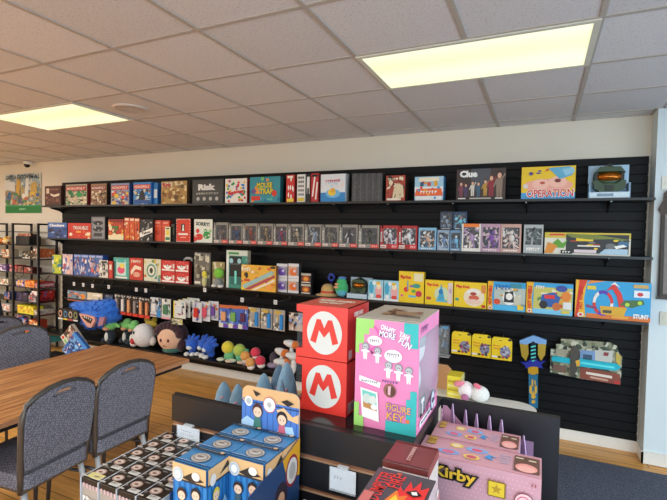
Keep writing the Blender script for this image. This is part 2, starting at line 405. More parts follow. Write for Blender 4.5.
# slat wall
SX0, SX1, SY = -6.48, .775, 4.4
BLK = M('#0d0e11', .5); BLK2 = M('#040405', .7)
for m_ in (BLK, BLK2): m_.node_tree.nodes['Principled BSDF'].inputs['Specular IOR Level'].default_value = .22
mb = MB(); mb.box(SX0, SY + .008, .098, SX1, YB - .001, 2.452, BLK2)
z = .1; k = 0
while z < 2.44:
    z1 = min(z + .0682, 2.45); mb.box(SX0, SY, z, SX1, SY + .0085, z1, BLK); z += .0762
slat = mb.build('slat_wall'); tag(slat, 'long black slatted display wall covering the back of the shop', 'display wall')
mb = MB()
for i in range(30): mb.box(SX1 - .004, SY - .002, .16 + i * .0762, SX1 - .0005, SY + .0, .172 + i * .0762, '#bdbcb6'); mb.box(SX0 + .001, SY - .002, .16 + i * .0762, SX0 + .01, SY, .172 + i * .0762, '#bdbcb6')
mb.build('groove_end', slat)

# shelves
Z1, Z2, Z3, Z4 = 2.093, 1.64, 1.139, .275
SHM = M('#111214', .38)
def shelf(z, label, brx, y0=4.1, sx0=SX0, sx1=SX1, name='wall_shelf'):
    t = thing(name, label, 'shelf', ((sx0 + sx1) / 2, SY, z - .02))
    cx = (sx0 + sx1) / 2
    mb = MB(); mb.box(sx0 - cx, y0 - SY, 0, sx1 - cx, -.003, .02, SHM); mb.build('board', t, bevel=.002)
    for x in brx:
        mb = MB(); mb.prism([(-.003, -.001), (-.20, -.001), (-.20, -.012), (-.05, -.05), (-.003, -.085)], x - cx - .004, x - cx + .004, M('#1c1d20', .35), axis='x')
        mb.box(x - cx - .007, -.215, -.004, x - cx + .007, -.19, -.0005, M('#c7c8c6', .3, .6))
        mb.build('bracket', t)
    return t
BRX = [at(p, 205, 4.2).x for p in (50, 143, 210, 252, 334, 388, 453, 526, 611)]
shelf(Z1, 'topmost long black shelf on the black slatted wall', BRX)
shelf(Z2, 'middle long black shelf on the black slatted wall', BRX, sx0=at(46, 238, 4.1).x)
shelf(Z3, 'third long black shelf down the black slatted wall', BRX[1:], sx0=at(50, 273, 4.1).x, sx1=at(648, 320, 4.1).x)
shelf(Z4, 'low black shelf near the floor carrying the plush toys', [-5.9, -5.2, -4.4, -3.6, -2.9], sx1=-2.3)

# ================================================================== TOP SHELF
Y = 4.125
def B1(*a, **k): return BOX('board_game_box', *a, **k)
GB = 'board game boxes on the top shelf'
def money(c, seed, band='#c4402f'): return [BL(60, seed, [c, '#e9e0cc', '#2b3326', '#8a6a4a', '#d9c9a0', c], .04, .04, .96, .66, .075), R(.04, .70, .96, .90, band), T('MONOPOLY', .5, .80, .84, .12, '#f2e8dd')]
B1('chocolate brown game box with a pale streak, far left end of the top shelf', 'game box', GB, 44.8, 61, 186.3, Y, Z1, .05, '#4a2a20', '#39211a', art=[R(.06, .1, .94, .9, '#5a3227'), R(.1, .62, .28, .88, '#d8c8b4'), Pg([(.35, .62), (.6, .55), (.9, .62), (.9, .5), (.6, .44), (.38, .52)], '#e8d9c4'), BL(10, 3, ['#7a5040', '#93604a'], .1, .1, .9, .45, .1), SCR(.62, .82, .5, .1, '#a8806a', 6)])
B1('game box with a green picture, second from the left on the top shelf', 'game box', GB, 65.9, 87, 184.8, Y, Z1, .06, '#bfb49c', '#7a1f22', art=[R(.03, .66, .97, .96, '#8c867a'), money('#2f8a4a', 11), BL(9, 5, ['#1f7a3c', '#2f9a52'], .06, .45, .94, .66, .14)])
B1('tan crowded game box right of the green pictured one', 'game box', GB, 91, 106.6, 184, Y + .01, Z1, .05, '#9a7b5c', '#2a1c18', art=[money('#7a4a30', 12, '#8a3a2c')])
B1('pale blue game box crowded with red and yellow figures', 'game box', GB, 111, 129.3, 183.6, Y, Z1, .05, '#8d9dc0', '#2c4f96', art=[money('#c03a3a', 13), BL(12, 8, ['#d9472f', '#e8c33a', '#3a62b0', '#efe9df'], .05, .05, .95, .6, .12)])
B1('bright blue game box with a black tower picture', 'game box', GB, 133.4, 151.3, 182.6, Y, Z1, .05, '#2f86cf', '#1d5fae', art=[money('#bfe0f2', 14, '#d24a3a'), Pg([(.3, .1), (.7, .1), (.62, .55), (.5, .68), (.38, .55)], '#181c28'), R(.06, .04, .94, .2, '#1f4f9a')])
B1('narrow bright blue game box leaning behind the black tower one', 'game box', GB, 153.6, 157.6, 182.8, Y + .03, Z1, .12, '#2b7cc6', '#1e62a8', art=[R(.1, .3, .9, .7, '#d8e7ef')])
B1('tan battle scene game box with a red title', 'game box', GB, 161.4, 187, 181.6, Y, Z1, .06, '#b08c4e', '#4e3a26', art=[BL(30, 21, ['#d6b468', '#8a6030', '#5c4426', '#e3cf98', '#a87838'], .03, .03, .97, .65, .12), R(.03, .75, .45, .95, '#d9d2b8'), T('Risk', .24, .84, .36, .2, '#b3261f', 0, .06), BL(8, 5, ['#d8cfae', '#6e5a34'], .5, .7, .97, .97, .1)])
B1('dark grey game box with a large white title and a row of four icons', 'game box', GB, 192.5, 223.6, 180, Y, Z1, .05, '#37393a', '#232425', art=[R(.03, .04, .97, .96, '#404343'), T('Risk', .47, .68, .56, .26, '#e6e6e2', 0, .07), SCR(.5, .42, .74, .1, '#a4a6a2', 9), E(.2, .2, .05, .08, '#b8b8b4'), E(.4, .2, .05, .08, '#b8b8b4'), E(.6, .2, .05, .08, '#b8b8b4'), E(.8, .2, .05, .08, '#b8b8b4')])
def dots(n, seed, pal, s=.05): 
    r = random.Random(seed); return [E(r.uniform(.08, .92), r.uniform(.08, .92), s, s, r.choice(pal), 10) for _ in range(n)]
B1('white game box scattered with coloured dots and a red title', 'game box', GB, 225.3, 247, 179, Y, Z1, .05, '#e9e6dc', '#a01f22', art=[dots(44, 5, ['#d42d2f', '#2d7fc4', '#e7c02c', '#2f9a4a']), T('Twister', .5, .45, .8, .16, '#d42d2f', .12, .06)])
B1('turquoise game box with a yellow two line title', 'game box', GB, 250, 280.3, 177.4, Y, Z1, .07, '#2f8f9c', '#1f5f6a', art=[BL(16, 7, ['#58b9a8', '#1e6fa0', '#7cc46a', '#e9923a', '#3aa3c9'], .04, .04, .96, .96, .13), E(.82, .36, .08, .12, '#d8352b'), R(.06, .1, .36, .26, '#d8352b'), E(.14, .45, .07, .1, '#6a4a8a'), TO('MOUSE', .5, .68, .5, .2, '#f3d833', '#2a5a2a'), TO('TRAP', .56, .44, .42, .22, '#f3d833', '#2a5a2a')])
for i, (p0, p1, c, art, lab) in enumerate([
    (286.5, 294.6, '#c9302c', [R(.1, .02, .9, .14, '#e8cf3a'), dots(7, 3, ['#f2efe8'], .09), R(.15, .88, .85, .96, '#f2e8d0')], 'red tall game box with white spots at the left of the tall set'),
    (297.4, 305.4, '#e9e7e1', [[E(.25 + .25 * (i % 3), .28 + .15 * (i // 3), .08, .05, '#19191b', 10) for i in range(15)], R(.1, .05, .9, .16, '#e2c32e')], 'white tall game box covered with black dots'),
    (306.2, 310.6, '#1b1b1e', [R(.2, .3, .8, .9, '#e8e6e0'), R(.3, .1, .7, .5, '#1b1b1e')], 'black and white tall narrow game box in the tall set'),
    (311.4, 318.6, '#c32b2e', [Pg([(.1, .2), (.4, .9), (.6, .9), (.3, .2)], '#f0ece4'), Pg([(.55, .1), (.75, .7), (.95, .7), (.75, .1)], '#f0ece4'), R(.1, .88, .9, .96, '#1b1b1e')], 'red tall game box with white slanted stripes at the right of the tall set')]):
    B1(lab, 'game box', 'tall narrow game boxes on the top shelf', p0, p1, 175 - .5 * i, Y + .01 * i, Z1, .06, c, '#8e1f22' if i != 1 else '#b8b5ad', art=art)
for i in range(3):
    B1(['white and blue game box with a yellow picture, front one of three', 'second of the three white and blue game boxes, behind the front one', 'rearmost of the three white and blue game boxes'][i], 'game box', 'three white and blue game boxes', 321 + i * .9, 345.6 + i * .9, 174.6 + .1 * i, Y + .058 * i, Z1, .05, '#dfe3e6', '#d4d8da', art=[R(0, 0, 1, .34, '#2b86c6'), E(.5, .3, .3, .16, '#6fb8e0'), E(.46, .34, .16, .12, '#f0c93a'), E(.5, .42, .1, .08, '#e9a92c'), SCR(.5, .76, .6, .12, '#c4637a', 7), BL(8, 2, ['#f3d7c4', '#bcd8ea'], .05, .5, .95, .68, .07)])
for i in range(5):
    p0 = 352.2 + i * 6.1
    B1('dark grey patterned game box, %s of five standing side by side' % ['leftmost', 'second from the left', 'middle one', 'fourth from the left', 'rightmost'][i], 'game box', 'five dark grey game boxes', p0, p0 + 5.9, 173.6 - .1 * i, Y, Z1, .2, '#4a4c4d', '#2a2b2c', '#3a3a3a', art=[BL(16, 30 + i, ['#5f6162', '#3a3c3d', '#717373'], .1, .04, .9, .96, .1, .4), R(.42, 0, .58, 1, '#606263')])
B1('red and cream retro game box with black speckles', 'game box', GB, 386.3, 405.4, 175.8, Y, Z1, .13, '#a8402c', '#3a221c', '#5c4a3a', art=[BL(16, 9, ['#e4d6b4', '#2a1c18', '#c8603a', '#e9ddc4'], .04, .12, .96, .96, .12), Pg([(.35, .1), (.95, .14), (.9, .6), (.6, .7), (.4, .4)], '#d9c7a2'), R(.06, .03, .8, .11, '#e9dfc9'), SCR(.35, .86, .5, .1, '#f0e6cf', 6), dots(12, 4, ['#2a1c18'], .03)])
B1('white and orange game box shaped like a striped snack stall', 'game box', GB, 415, 443.6, 177, Y, Z1, .1, '#9fc7dc', '#3e7fb0', '#d9c7a4', art=[R(.15, .8, .85, .96, '#e9dcc0'), R(0, .35, 1, .58, '#e4e6e4'), Pg([(0, .2), (1, .2), (.93, .5), (.07, .5)], '#e9632d'), SCR(.5, .36, .6, .14, '#f0ece0', 6), R(.04, .02, .96, .18, '#dfe3e2'), dots(10, 6, ['#3f9ad0', '#e9a52c', '#d8412f'], .05), R(.2, .6, .32, .76, '#27506e'), R(.45, .6, .57, .76, '#c9462f'), R(.68, .6, .8, .76, '#e0a32a')])
B1('dark brown game box showing a line of elegantly dressed suspects', 'game box', GB, 457, 506, 169.6, Y, Z1, .045, '#3b2c28', '#241b19', art=[R(.3, .4, .7, 1, '#4a4c54'), R(.02, .02, .98, .1, '#241a18'), FIG(.1, .36, .5, '#7a3a4a', hair='#3a2320', a=.5), FIG(.2, .33, .45, '#4a3a60', a=.5), FIG(.34, .38, .5, '#cfc7bd', a=.5), FIG(.46, .35, .5, '#3a5a70', a=.5), FIG(.6, .4, .55, '#b58a3a', a=.5), FIG(.72, .46, .7, '#8e2630', hair='#5a2a1c', a=.5), FIG(.88, .5, .84, '#8a7566', a=.5), T('Clue', .25, .84, .37, .22, '#e9e9e6', 0, .06), R(.04, .03, .2, .07, '#d8d4cc'), R(.28, .03, .72, .07, '#b8b2a8'), R(.8, .03, .95, .07, '#d8d4cc')])
B1('yellow and pink game box with big red lettering along its bottom', 'game box', GB, 522, 576, 167.5, Y, Z1, .045, '#e9c21f', '#2b6fb0', art=[R(0, 0, 1, .2, '#4a9bd0'), E(.5, .42, .46, .2, '#e9a592'), E(.36, .46, .16, .16, '#f0b9a6'), E(.68, .52, .17, .17, '#f0b9a6'), E(.68, .56, .06, .06, '#7a2f26'), E(.4, .5, .05, .04, '#c04a3a'), Pg([(.5, .95), (.72, .6), (.95, .72), (.9, .98)], '#5fa9c8'), Pg([(.75, .9), (.82, .7), (.98, .8), (.96, .95)], '#8ec4da'), BL(6, 4, ['#c8551f', '#3a3a8a'], .1, .75, .5, .92, .05), E(.08, .4, .05, .07, '#d9d2c8'), TO('OPERATION', .54, .18, .86, .23, '#d4262a', '#f4efe6', .015)])
# boxed helmet
t = thing('helmet_box', 'green toy helmet with orange visor in a pale blue box on the top shelf', 'toy helmet', (at(589.6, 172, Y).x, Y, Z1), 0, None)
W = at(631.3, 172, Y).x - at(589.6, 172, Y).x
mb = MB(); mb.box(0, .10, 0, W, .115, .27, '#a7c6de'); mb.box(0, 0, 0, W, .1, .05, '#9fbfd6'); mb.box(0, .0, .05, .012, .1, .12, '#7e9db8'); mb.box(W - .012, 0, .05, W, .1, .12, '#7e9db8')
paint(mb, [R(.03, .1, .97, .9, '#cfe0ea'), R(.2, .3, .6, .75, '#7f96a8')], lambda u, v, o: (u * W, -o, v * .05), W, .05)
mb.build('card_box', t)
def helmet(t, cx, cy, z0, s, par=None):
    g = M('#33492f', .45); g2 = M('#1c271c', .5)
    mb = MB(); mb.ell((cx, cy, z0 + .5 * s), (.47 * s, .4 * s, .45 * s), g, nu=24, nv=14)
    mb.prism([(cx - .44 * s, z0 + .66 * s), (cx - .3 * s, z0 + .86 * s), (cx + .3 * s, z0 + .86 * s), (cx + .44 * s, z0 + .66 * s), (cx + .3 * s, z0 + .7 * s), (cx - .3 * s, z0 + .7 * s)], cy - .46 * s, cy, g)
    mb.prism([(cx - .44 * s, z0 + .14 * s), (cx - .48 * s, z0 + .4 * s), (cx - .36 * s, z0 + .42 * s), (cx - .2 * s, z0 + .3 * s), (cx + .2 * s, z0 + .3 * s), (cx + .36 * s, z0 + .42 * s), (cx + .48 * s, z0 + .4 * s), (cx + .44 * s, z0 + .14 * s), (cx + .2 * s, z0), (cx - .2 * s, z0)], cy - .4 * s, cy + .2 * s, g)
    mb.prism([(cx - .1 * s, z0 + .05 * s), (cx + .1 * s, z0 + .05 * s), (cx + .14 * s, z0 + .24 * s), (cx - .14 * s, z0 + .24 * s)], cy - .43 * s, cy - .38 * s, g2)
    mb.box(cx - .07 * s, cy - .3 * s, z0 + .84 * s, cx + .07 * s, cy + .2 * s, z0 + .97 * s, g2)
    for sx in (-1, 1): mb.box(cx + sx * .38 * s - .05 * s, cy - .3 * s, z0 + .3 * s, cx + sx * .38 * s + .05 * s, cy + .1 * s, z0 + .7 * s, g2)
    mb.build('shell', t)
    mb = MB(); mb.ell((cx, cy - .17 * s, z0 + .54 * s), (.4 * s, .31 * s, .2 * s), M('#b0641a', .15, .7), nu=24, nv=12); mb.build('visor', t)
helmet(t, W / 2, .10 - .0, .045, .235)

# ================================================================== MIDDLE SHELF
G2 = 'game boxes on the left of the middle shelf'
B1('blue game box with a white title at the left end of the middle shelf', 'game box', G2, 47.6, 67, 222.4, Y, Z2, .04, '#2d4f8e', '#1d3260', art=[R(.03, .68, .97, .97, '#4a72b4'), T('Checkers', .48, .82, .76, .18, '#e6eaf0', 0, .05), BL(14, 5, ['#1c2c50', '#8aa0c8', '#5a3a44', '#22386a'], .05, .05, .95, .6, .13)])
B1('red game box with a white title beside the blue one on the middle shelf', 'game box', G2, 68, 91, 223, Y, Z2, .04, '#c9331f', '#7e1f16', art=[TO('TROUBLE', .55, .7, .66, .22, '#f2ece2', '#7a1a12'), BL(14, 15, ['#efe2c8', '#d9542f', '#e9a23a', '#9a2417', '#e8e2dc'], .03, .04, .97, .5, .12)])
B1('grey and silver upright game box with a dark lens shape', 'game box', G2, 91.4, 105, 216.7, Y, Z2, .06, '#6d7074', '#2a2b2e', art=[R(.08, .05, .92, .95, '#8a8d90'), E(.5, .72, .36, .1, '#22252a'), E(.5, .45, .38, .12, '#2c2f36'), R(.2, .12, .8, .28, '#3a3c40'), BL(8, 3, ['#b9bbbc', '#505357'], .1, .05, .9, .9, .08)])
B1('slanted red game box with an orange and cream picture', 'game box', G2, 108.4, 123.6, 219.4, Y, Z2, .05, '#b9401f', '#8e2c18', rz=.0, art=[Pg([(0, 0), (1, 0), (1, .3), (0, .22)], '#efe3b8'), BL(18, 22, ['#e0702a', '#f0b83a', '#c9301f', '#4a7a3a', '#f2dfb4'], .05, .2, .95, .9, .13), R(.1, .86, .95, .97, '#7e1c14')])
for i in range(3):
    B1('orange red upright game box, %s of three with matching covers' % ['left', 'middle', 'right'][i], 'game box', 'three orange game boxes', 124.4 + 5.1 * i, 129.2 + 5.1 * i, 217.7 + .3 * i, Y, Z2, .09, '#cf5426', '#8e3016', art=[R(.1, .88, .9, .97, '#f0e2c8'), BL(9, 40 + i, ['#e8a03a', '#f0dcb0', '#a8341c', '#3a2a20'], .1, .05, .9, .85, .18, .5)])
B1('black game box crossed by a slanted white title band', 'game box', G2, 140, 152.8, 219.3, Y, Z2, .06, '#1c1c1f', '#151517', art=[BL(22, 19, ['#d8d6d0', '#8a8984', '#39393c'], .04, .04, .96, .96, .09), Pg([(0, .36), (1, .62), (1, .4), (0, .14)], '#eceae4'), T('Taboo', .5, .38, .7, .12, '#29292c', .2, .05)])
for i in range(2):
    B1(['red orange upright game box right of the black one', 'red orange upright game box behind the small cream carton'][i], 'game box', G2, 154 + 8 * i, 161.6 + 8 * i, 220.2 + .3 * i, Y + .035, Z2, .06, '#d2482c', '#8e2a18', art=[R(.08, .7, .92, .74, '#e8785a'), R(.2, .3, .8, .5, '#b8341c'), R(.2, .84, .8, .92, '#e9a08a')])
B1('small cream and yellow carton in front of the red orange boxes', 'game box', G2, 165, 170.4, 226.8, Y - .02, Z2, .04, '#e9e2bc', '#20221f', art=[R(.1, .1, .9, .3, '#3a7a5a'), E(.5, .6, .3, .2, '#e8cf4a'), R(.2, .84, .8, .92, '#3a3a3a')])
B1('slim dark box standing behind the cream carton', 'game box', G2, 171.4, 175, 224, Y + .02, Z2, .06, '#2a2c2a', '#191a19', art=[R(.3, .4, .7, .8, '#6a705a')])
B1('red game box with a white standing piece and dotted edges', 'game box', G2, 176.5, 190.6, 218.8, Y, Z2, .05, '#d63a20', '#2a1a16', art=[[E(.05 + .1 * i, .02, .025, .02, '#f0ece4', 8) for i in range(10)], [E(.05 + .1 * i, .98, .025, .02, '#f0ece4', 8) for i in range(10)], [E(.02, .08 + .12 * i, .018, .028, '#f0ece4', 8) for i in range(8)], [E(.98, .08 + .12 * i, .018, .028, '#f0ece4', 8) for i in range(8)], R(.36, .46, .6, .78, '#19191b'), Pg([(.42, .48), (.58, .48), (.54, .62), (.56, .7), (.5, .76), (.45, .7), (.46, .6)], '#f2f0ea'), R(.16, .3, .84, .38, '#efe9df'), R(.3, .18, .7, .22, '#f0b0a0')])
B1('pale game box with red and green pawns and a dark title', 'game box', G2, 194.3, 212.6, 219.2, Y, Z2, .045, '#e3e6da', '#23231f', art=[T('SORRY!', .47, .8, .74, .17, '#24402c', -.06, .05), E(.7, .32, .2, .16, '#2f9a48'), E(.62, .5, .1, .09, '#2f9a48'), E(.28, .24, .22, .14, '#d33a2c'), E(.2, .5, .1, .1, '#d33a2c'), Pg([(.0, .3), (.2, .1), (.0, .02)], '#d33a2c'), E(.88, .5, .08, .08, '#8ec48a'), BL(6, 2, ['#f0d9c8', '#c9dcc0'], .1, .1, .9, .6, .07)])
# boxed action figures: card body, clear window and the moulded figure behind it
def figbox(label, px0, px1, pyt, seed, fr='#8e8b82', back='#3a3c40', band='#d83a30', pal=('#55606c', '#9a9fa6', '#3a2c30'), grp='boxed action figures on the middle shelf', y=Y, zb=Z2, D=.06, top=None, low=.17, side=None, lab=1, pyb=None):
    a = at(px0, pyt, y); W = at(px1, pyt, y).x - a.x; H = (a.z - zb)
    t = thing('figure_box', label, 'toy figure box', (a.x, y, zb), 0, grp)
    mb = MB(); m = .1 * W
    mb.box(0, .012, 0, W, D, H, dict(d=side or fr, f=MO(['#1a1a1e', '#2c2c30', back, '#1c1c20', pal[0], '#3a3a40'], 55, .5, seed), t=top or fr))
    for q in ((0, 0, m * (1.6 if lab else .8), H), (W - m * .8, 0, W, H), (m * .8, 0, W - m * .8, low * H), (m * .8, H * .88, W - m * .8, H)): mb.box(q[0], 0, q[1], q[2], .012, q[3], top if (top and q[1] > .5 * H) else fr)
    art = [R(0, 0, 1, low * .9, fr)]
    if lab: art += [R(.02, .02, .34, low * .8, '#e9e2d8'), R(.6, 0, .98, low, band), SCR(.8, low * .5, .28, low * .5, '#f2d8d2', 3), SCR(.18, low * .4, .26, low * .4, '#c06a60', 4), R(.03, .3, .11, .72, '#e4e2da'), R(.05, .34, .09, .68, '#7e7e7a')]
    else: art += [SCR(.5, low * .5, .7, low * .45, '#f2ece2', 6, seed)]
    paint(mb, art, lambda u, v, o: (u * W, -o, v * H), W, H)
    mb.build('card_box', t, bevel=.0008)
    r = random.Random(seed); s = H * .66; cx = W * .54; z0 = H * low
    mb = MB(); c1, c2, c3 = pal; y1 = .006
    lean = r.uniform(-.12, .12)
    mb.tube([(cx - .12 * s, y1, z0), (cx - .08 * s + lean * .2 * s, y1, z0 + .4 * s)], .055 * s, c2, 6); mb.tube([(cx + .14 * s, y1, z0), (cx + .06 * s, y1, z0 + .4 * s)], .055 * s, c1, 6)
    mb.ell((cx, y1, z0 + .56 * s), (.15 * s, .01, .2 * s), c1, nu=8, nv=6)
    for sx in (-1, 1):
        k = r.uniform(-.25, .28); mb.tube([(cx + sx * .13 * s, y1, z0 + .68 * s), (cx + sx * .24 * s, y1, z0 + (.55 + k * .4) * s), (cx + sx * (.3 + .05 * k) * s, y1, z0 + (.5 + k) * s)], .04 * s, c2, 6)
    mb.ell((cx + lean * .3 * s, y1, z0 + .86 * s), (.09 * s, .01, .1 * s), c3, nu=8, nv=6)
    mb.build('moulded_figure', t)
    mb = MB(); mb.box(m * .8, -.0004, low * H, W - m * .8, .0002, H * .88, FILM(.03)); mb.build('window', t)
    return t
fx = [(213.8, 228, 222.4, ('#6a5a5a', '#8d8f90', '#5a4440')), (229, 242.6, 223.6, ('#2f4a78', '#3a3c42', '#b06a50')), (243.2, 257, 223.4, ('#8a4030', '#5e5650', '#a8806a')), (257.8, 273, 223.6, ('#8a7a5e', '#3e3a36', '#c9a070')),
      (273.8, 287.6, 223.8, ('#8a3a50', '#4a5a8a', '#c0b4b8')), (288.4, 304.4, 224, ('#a89a80', '#5a5a58', '#d0c8b8')), (305.2, 321.6, 224.4, ('#8a98a8', '#c6ccd2', '#5a6470')), (322.4, 338.8, 224.6, ('#6e6a5c', '#8c8a7c', '#44453e')),
      (339.6, 357.8, 224.6, ('#3a3642', '#d6d6d8', '#2a2830')), (358.8, 379.4, 225.2, ('#3f4438', '#6a6e58', '#282c24'))]
nm = ['brown suited figure, leftmost of the row', 'dark blue suited figure', 'rust red figure', 'tan and black figure', 'pink and blue figure', 'pale tan figure', 'silver white triangular figure', 'olive grey figure', 'black figure with a white cape', 'dark green armoured figure, rightmost grey carton']
for i, (p0, p1, pt, pal) in enumerate(fx):
    figbox('grey window box with red corner tag holding a ' + nm[i], p0, p1, pt, 50 + i, pal=pal, band='#e0453a')
figbox('red framed window box holding a white and mauve figure, left of the pair', 380.6, 398.6, 225.4, 71, fr='#b02a2e', back='#c9c6c8', band='#d8323a', pal=('#cfd0d8', '#8a6a80', '#e4e2e4'), low=.2)
figbox('red framed window box holding a silver figure, right of the pair', 399, 417.4, 225.6, 72, fr='#a8272b', back='#a8a4a8', band='#d8323a', pal=('#e4e4e8', '#8c8c96', '#6a5a5a'), low=.2)
figbox('sky blue and white figure box right of the red framed pair', 418.8, 436.4, 227.6, 73, fr='#7fb4d4', back='#d9e2e8', pal=('#c9a48a', '#3a6f9a', '#e2ded8'), lab=0, low=.12)
figbox('pale blue figure box under the stacked dark boxes, left one', 437.6, 449.6, 230, 74, fr='#8fa6bc', back='#b9c8d4', pal=('#6f8ab0', '#c9d4e0', '#3f5a80'), lab=0, low=.12)
figbox('pale blue figure box under the stacked dark boxes, right one', 450.4, 461.4, 230.2, 75, fr='#6a94b8', back='#2c4a6a', pal=('#7ac0e2', '#3a6fa0', '#d9e4ec'), lab=0, low=.12)
zs = at(440, 229.6, Y).z
figbox('navy figure box with a grey robot, left one stacked on the pale blue boxes', 440.4, 452.8, 211.6, 76, fr='#27344a', back='#4a5f78', pal=('#8a98a8', '#4a6a8a', '#2c3440'), lab=0, low=.1, zb=zs + .002)
figbox('navy figure box with a cyan robot, right one stacked on the pale blue boxes', 453.4, 467, 211.8, 77, fr='#1f3a5a', back='#3f7a9a', pal=('#6fc4dc', '#2c5a80', '#c07a70'), lab=0, low=.1, zb=zs + .002)
figbox('white figure pack with an orange top band', 462.2, 481, 223.6, 78, fr='#dcd6ce', back='#efe8e2', top='#e8792c', pal=('#a88ab0', '#e8d8cc', '#6a4a60'), lab=0, low=.12, y=Y - .02)
figbox('mauve figure box with a purple figure', 481.4, 500.8, 223.8, 79, fr='#b890a4', back='#d4b0bc', pal=('#7a4a9a', '#c9a8c4', '#4a3a70'), lab=0, low=.14)
figbox('peach pink figure box with a silver haired figure', 501.2, 521.6, 224, 80, fr='#c49a8e', back='#dcbcae', pal=('#d9cfc9', '#a88a86', '#e9dfd8'), lab=0, low=.14)
figbox('light grey figure box standing alone right of the pink ones', 524.2, 543.6, 224.6, 81, fr='#a9adad', back='#8a8e8c', pal=('#5c6664', '#b4b8b4', '#3a4240'), lab=0, low=.3)
B1('long white and yellow blaster toy box at the right end of the middle shelf', 'toy box', None, 545, 631.2, 232.2, Y, Z2, .07, '#d9d5c4', '#caa828', art=[R(0, .75, 1, 1, '#c9b23a'), R(.26, .08, .98, .92, '#2a2b2c'), R(.38, .62, .58, .96, '#e6c322'), Pg([(.28, .8), (.55, .7), (.8, .74), (.97, .6), (.97, .72), (.6, .92), (.28, .95)], '#76802f'), Pg([(.1, .5), (.16, .72), (.22, .5), (.28, .68), (.24, .3), (.14, .3)], '#5a9a2a'), R(.06, .86, .24, .94, '#d8452c'), Pg([(0, .05), (.1, .05), (.16, .4), (.04, .55)], '#d98a2a'), R(.4, .38, .66, .44, '#e8e4d8'), R(.36, .1, .62, .24, '#d9c8cc'), Pg([(.64, .05), (.97, .05), (.97, .3), (.72, .3)], '#a9c4d4'), E(.78, .42, .06, .12, '#6a6c6c'), E(.92, .52, .06, .14, '#3a6a8a'), Pg([(.84, .3), (.96, .42), (.92, .5), (.82, .42)], '#f0efe8'), BL(10, 44, ['#e9c832', '#8a8c8a', '#3a3c3a', '#c94a2c'], .28, .15, .98, .9, .05), SCR(.24, .12, .08, .12, '#f2f0e8', 4), R(.2, .04, .34, .2, '#141414'), SCR(.27, .12, .1, .1, '#f2f0e8', 3)])

# ================================================================== THIRD SHELF
G3 = 'toy boxes on the third shelf'
def B3(*a, **k): return BOX('toy_box', *a, **k)
B3('yellow and green toy box at the left end of the third shelf', 'toy box', G3, 52.5, 61.4, 254.6, Y, Z3, .05, '#b9c23a', '#5a8a9a', art=[BL(14, 3, ['#e8dc4a', '#5a9a4a', '#d8e0e0', '#3a7aa0'], .05, .05, .95, .95, .2)])
B3('pink and white toy box second from the left on the third shelf', 'toy box', G3, 62.6, 72.6, 254, Y, Z3, .04, '#c9b4bc', '#3f5f9a', art=[BL(22, 4, ['#e9e0e2', '#a84a5a', '#5a6ab0', '#e8b8a8'], .05, .05, .95, .95, .16)])
for i in range(4):
    B3('blue toy box printed with rows of small figures, %s of four' % ['leftmost', 'second', 'third', 'rightmost'][i], 'toy box', 'four blue toy boxes', 74 + 7.3 * i, 81 + 7.3 * i, 254.2 + .3 * i, Y, Z3, .08, '#4a68a8', '#2c4f9a', art=[R(.05, .88, .95, .97, '#9ab0d8'), BL(20, 60 + i, ['#c8c4dc', '#7a3a4a', '#2a3f80', '#d8a890', '#e4e0e8'], .05, .05, .95, .82, .14), E(.6, .28, .2, .1, '#d85a4a') if i > 1 else E(.4, .5, .1, .1, '#6a8ad0')])
B3('white toy box with black splashes in front of a red one', 'toy box', G3, 99, 108, 260, Y - .034, Z3, .03, '#d4d2c8', '#8e2c24', art=[BL(22, 71, ['#1d1d1f', '#55554f', '#efeee8'], .04, .04, .96, .85, .14), R(.3, .84, .9, .95, '#1d1d1f')])
B3('narrow red toy box beside the black splashed white one', 'toy box', G3, 108.8, 112.4, 261, Y - .034, Z3, .03, '#c43a30', '#8e2c24', art=[R(.2, .5, .8, .8, '#e8d8c8')])
B3('teal toy box with a pink sweet on it', 'toy box', G3, 113.6, 128.8, 257.3, Y, Z3, .05, '#4aa89c', '#c9c2a0', art=[R(.18, .15, .82, .9, '#bfe0d4'), E(.5, .42, .24, .18, '#e0527a'), E(.56, .62, .16, .12, '#e9cf5a'), R(.1, .02, .9, .1, '#e8e4da'), E(.5, .84, .3, .07, '#4ab0a8')])
B3('red toy box with a cream curl', 'toy box', G3, 130, 142.8, 257.7, Y, Z3, .05, '#c43826', '#8e2a1c', art=[SCR(.5, .85, .8, .14, '#f0ddc8', 5), Pg([(.1, .2), (.5, .5), (.9, .45), (.9, .6), (.4, .68), (.08, .4)], '#efd8c0'), E(.55, .25, .28, .12, '#e0a08a')])
B3('cream toy box with a big ringed eye of colours', 'toy box', G3, 144, 160.8, 258.6, Y, Z3, .05, '#dcd8bc', '#a8352a', art=[BL(20, 80, ['#d8b43a', '#6a9a5a', '#c8604a', '#e9e4cc', '#4a8a9a'], .04, .04, .96, .96, .12), E(.46, .48, .36, .38, '#d4dcc4'), E(.46, .48, .28, .3, '#5a8a78'), E(.46, .48, .2, .22, '#e2e0cc'), E(.46, .48, .1, .13, '#1c2420')])
for i in range(2):
    for j in range(2):
        dz = (at(161, 260, Y).z - Z3) / 2
        BOX('toy_box', 'red carton with a round white ball picture, %s of the four stacked' % [['lower left', 'upper left'], ['lower right', 'upper right']][i][j], 'toy box', 'four red ball cartons', 161.4 + 14 * i, 175 + 14 * i, 260, Y, Z3 + j * (dz + .001), .05, '#c8302a', '#8e1f1c', H=dz - .001, art=[R(.04, .06, .96, .2, '#efe8e0'), E(.46, .55, .32, .34, '#f0ede6'), Pg([(.14, .55), (.78, .55), (.7, .8), (.46, .9), (.22, .8)], '#d43a34'), E(.46, .55, .1, .11, '#2a2224'), E(.46, .55, .06, .07, '#efeae4'), R(.84, .3, .97, .7, '#e6d4c8')])
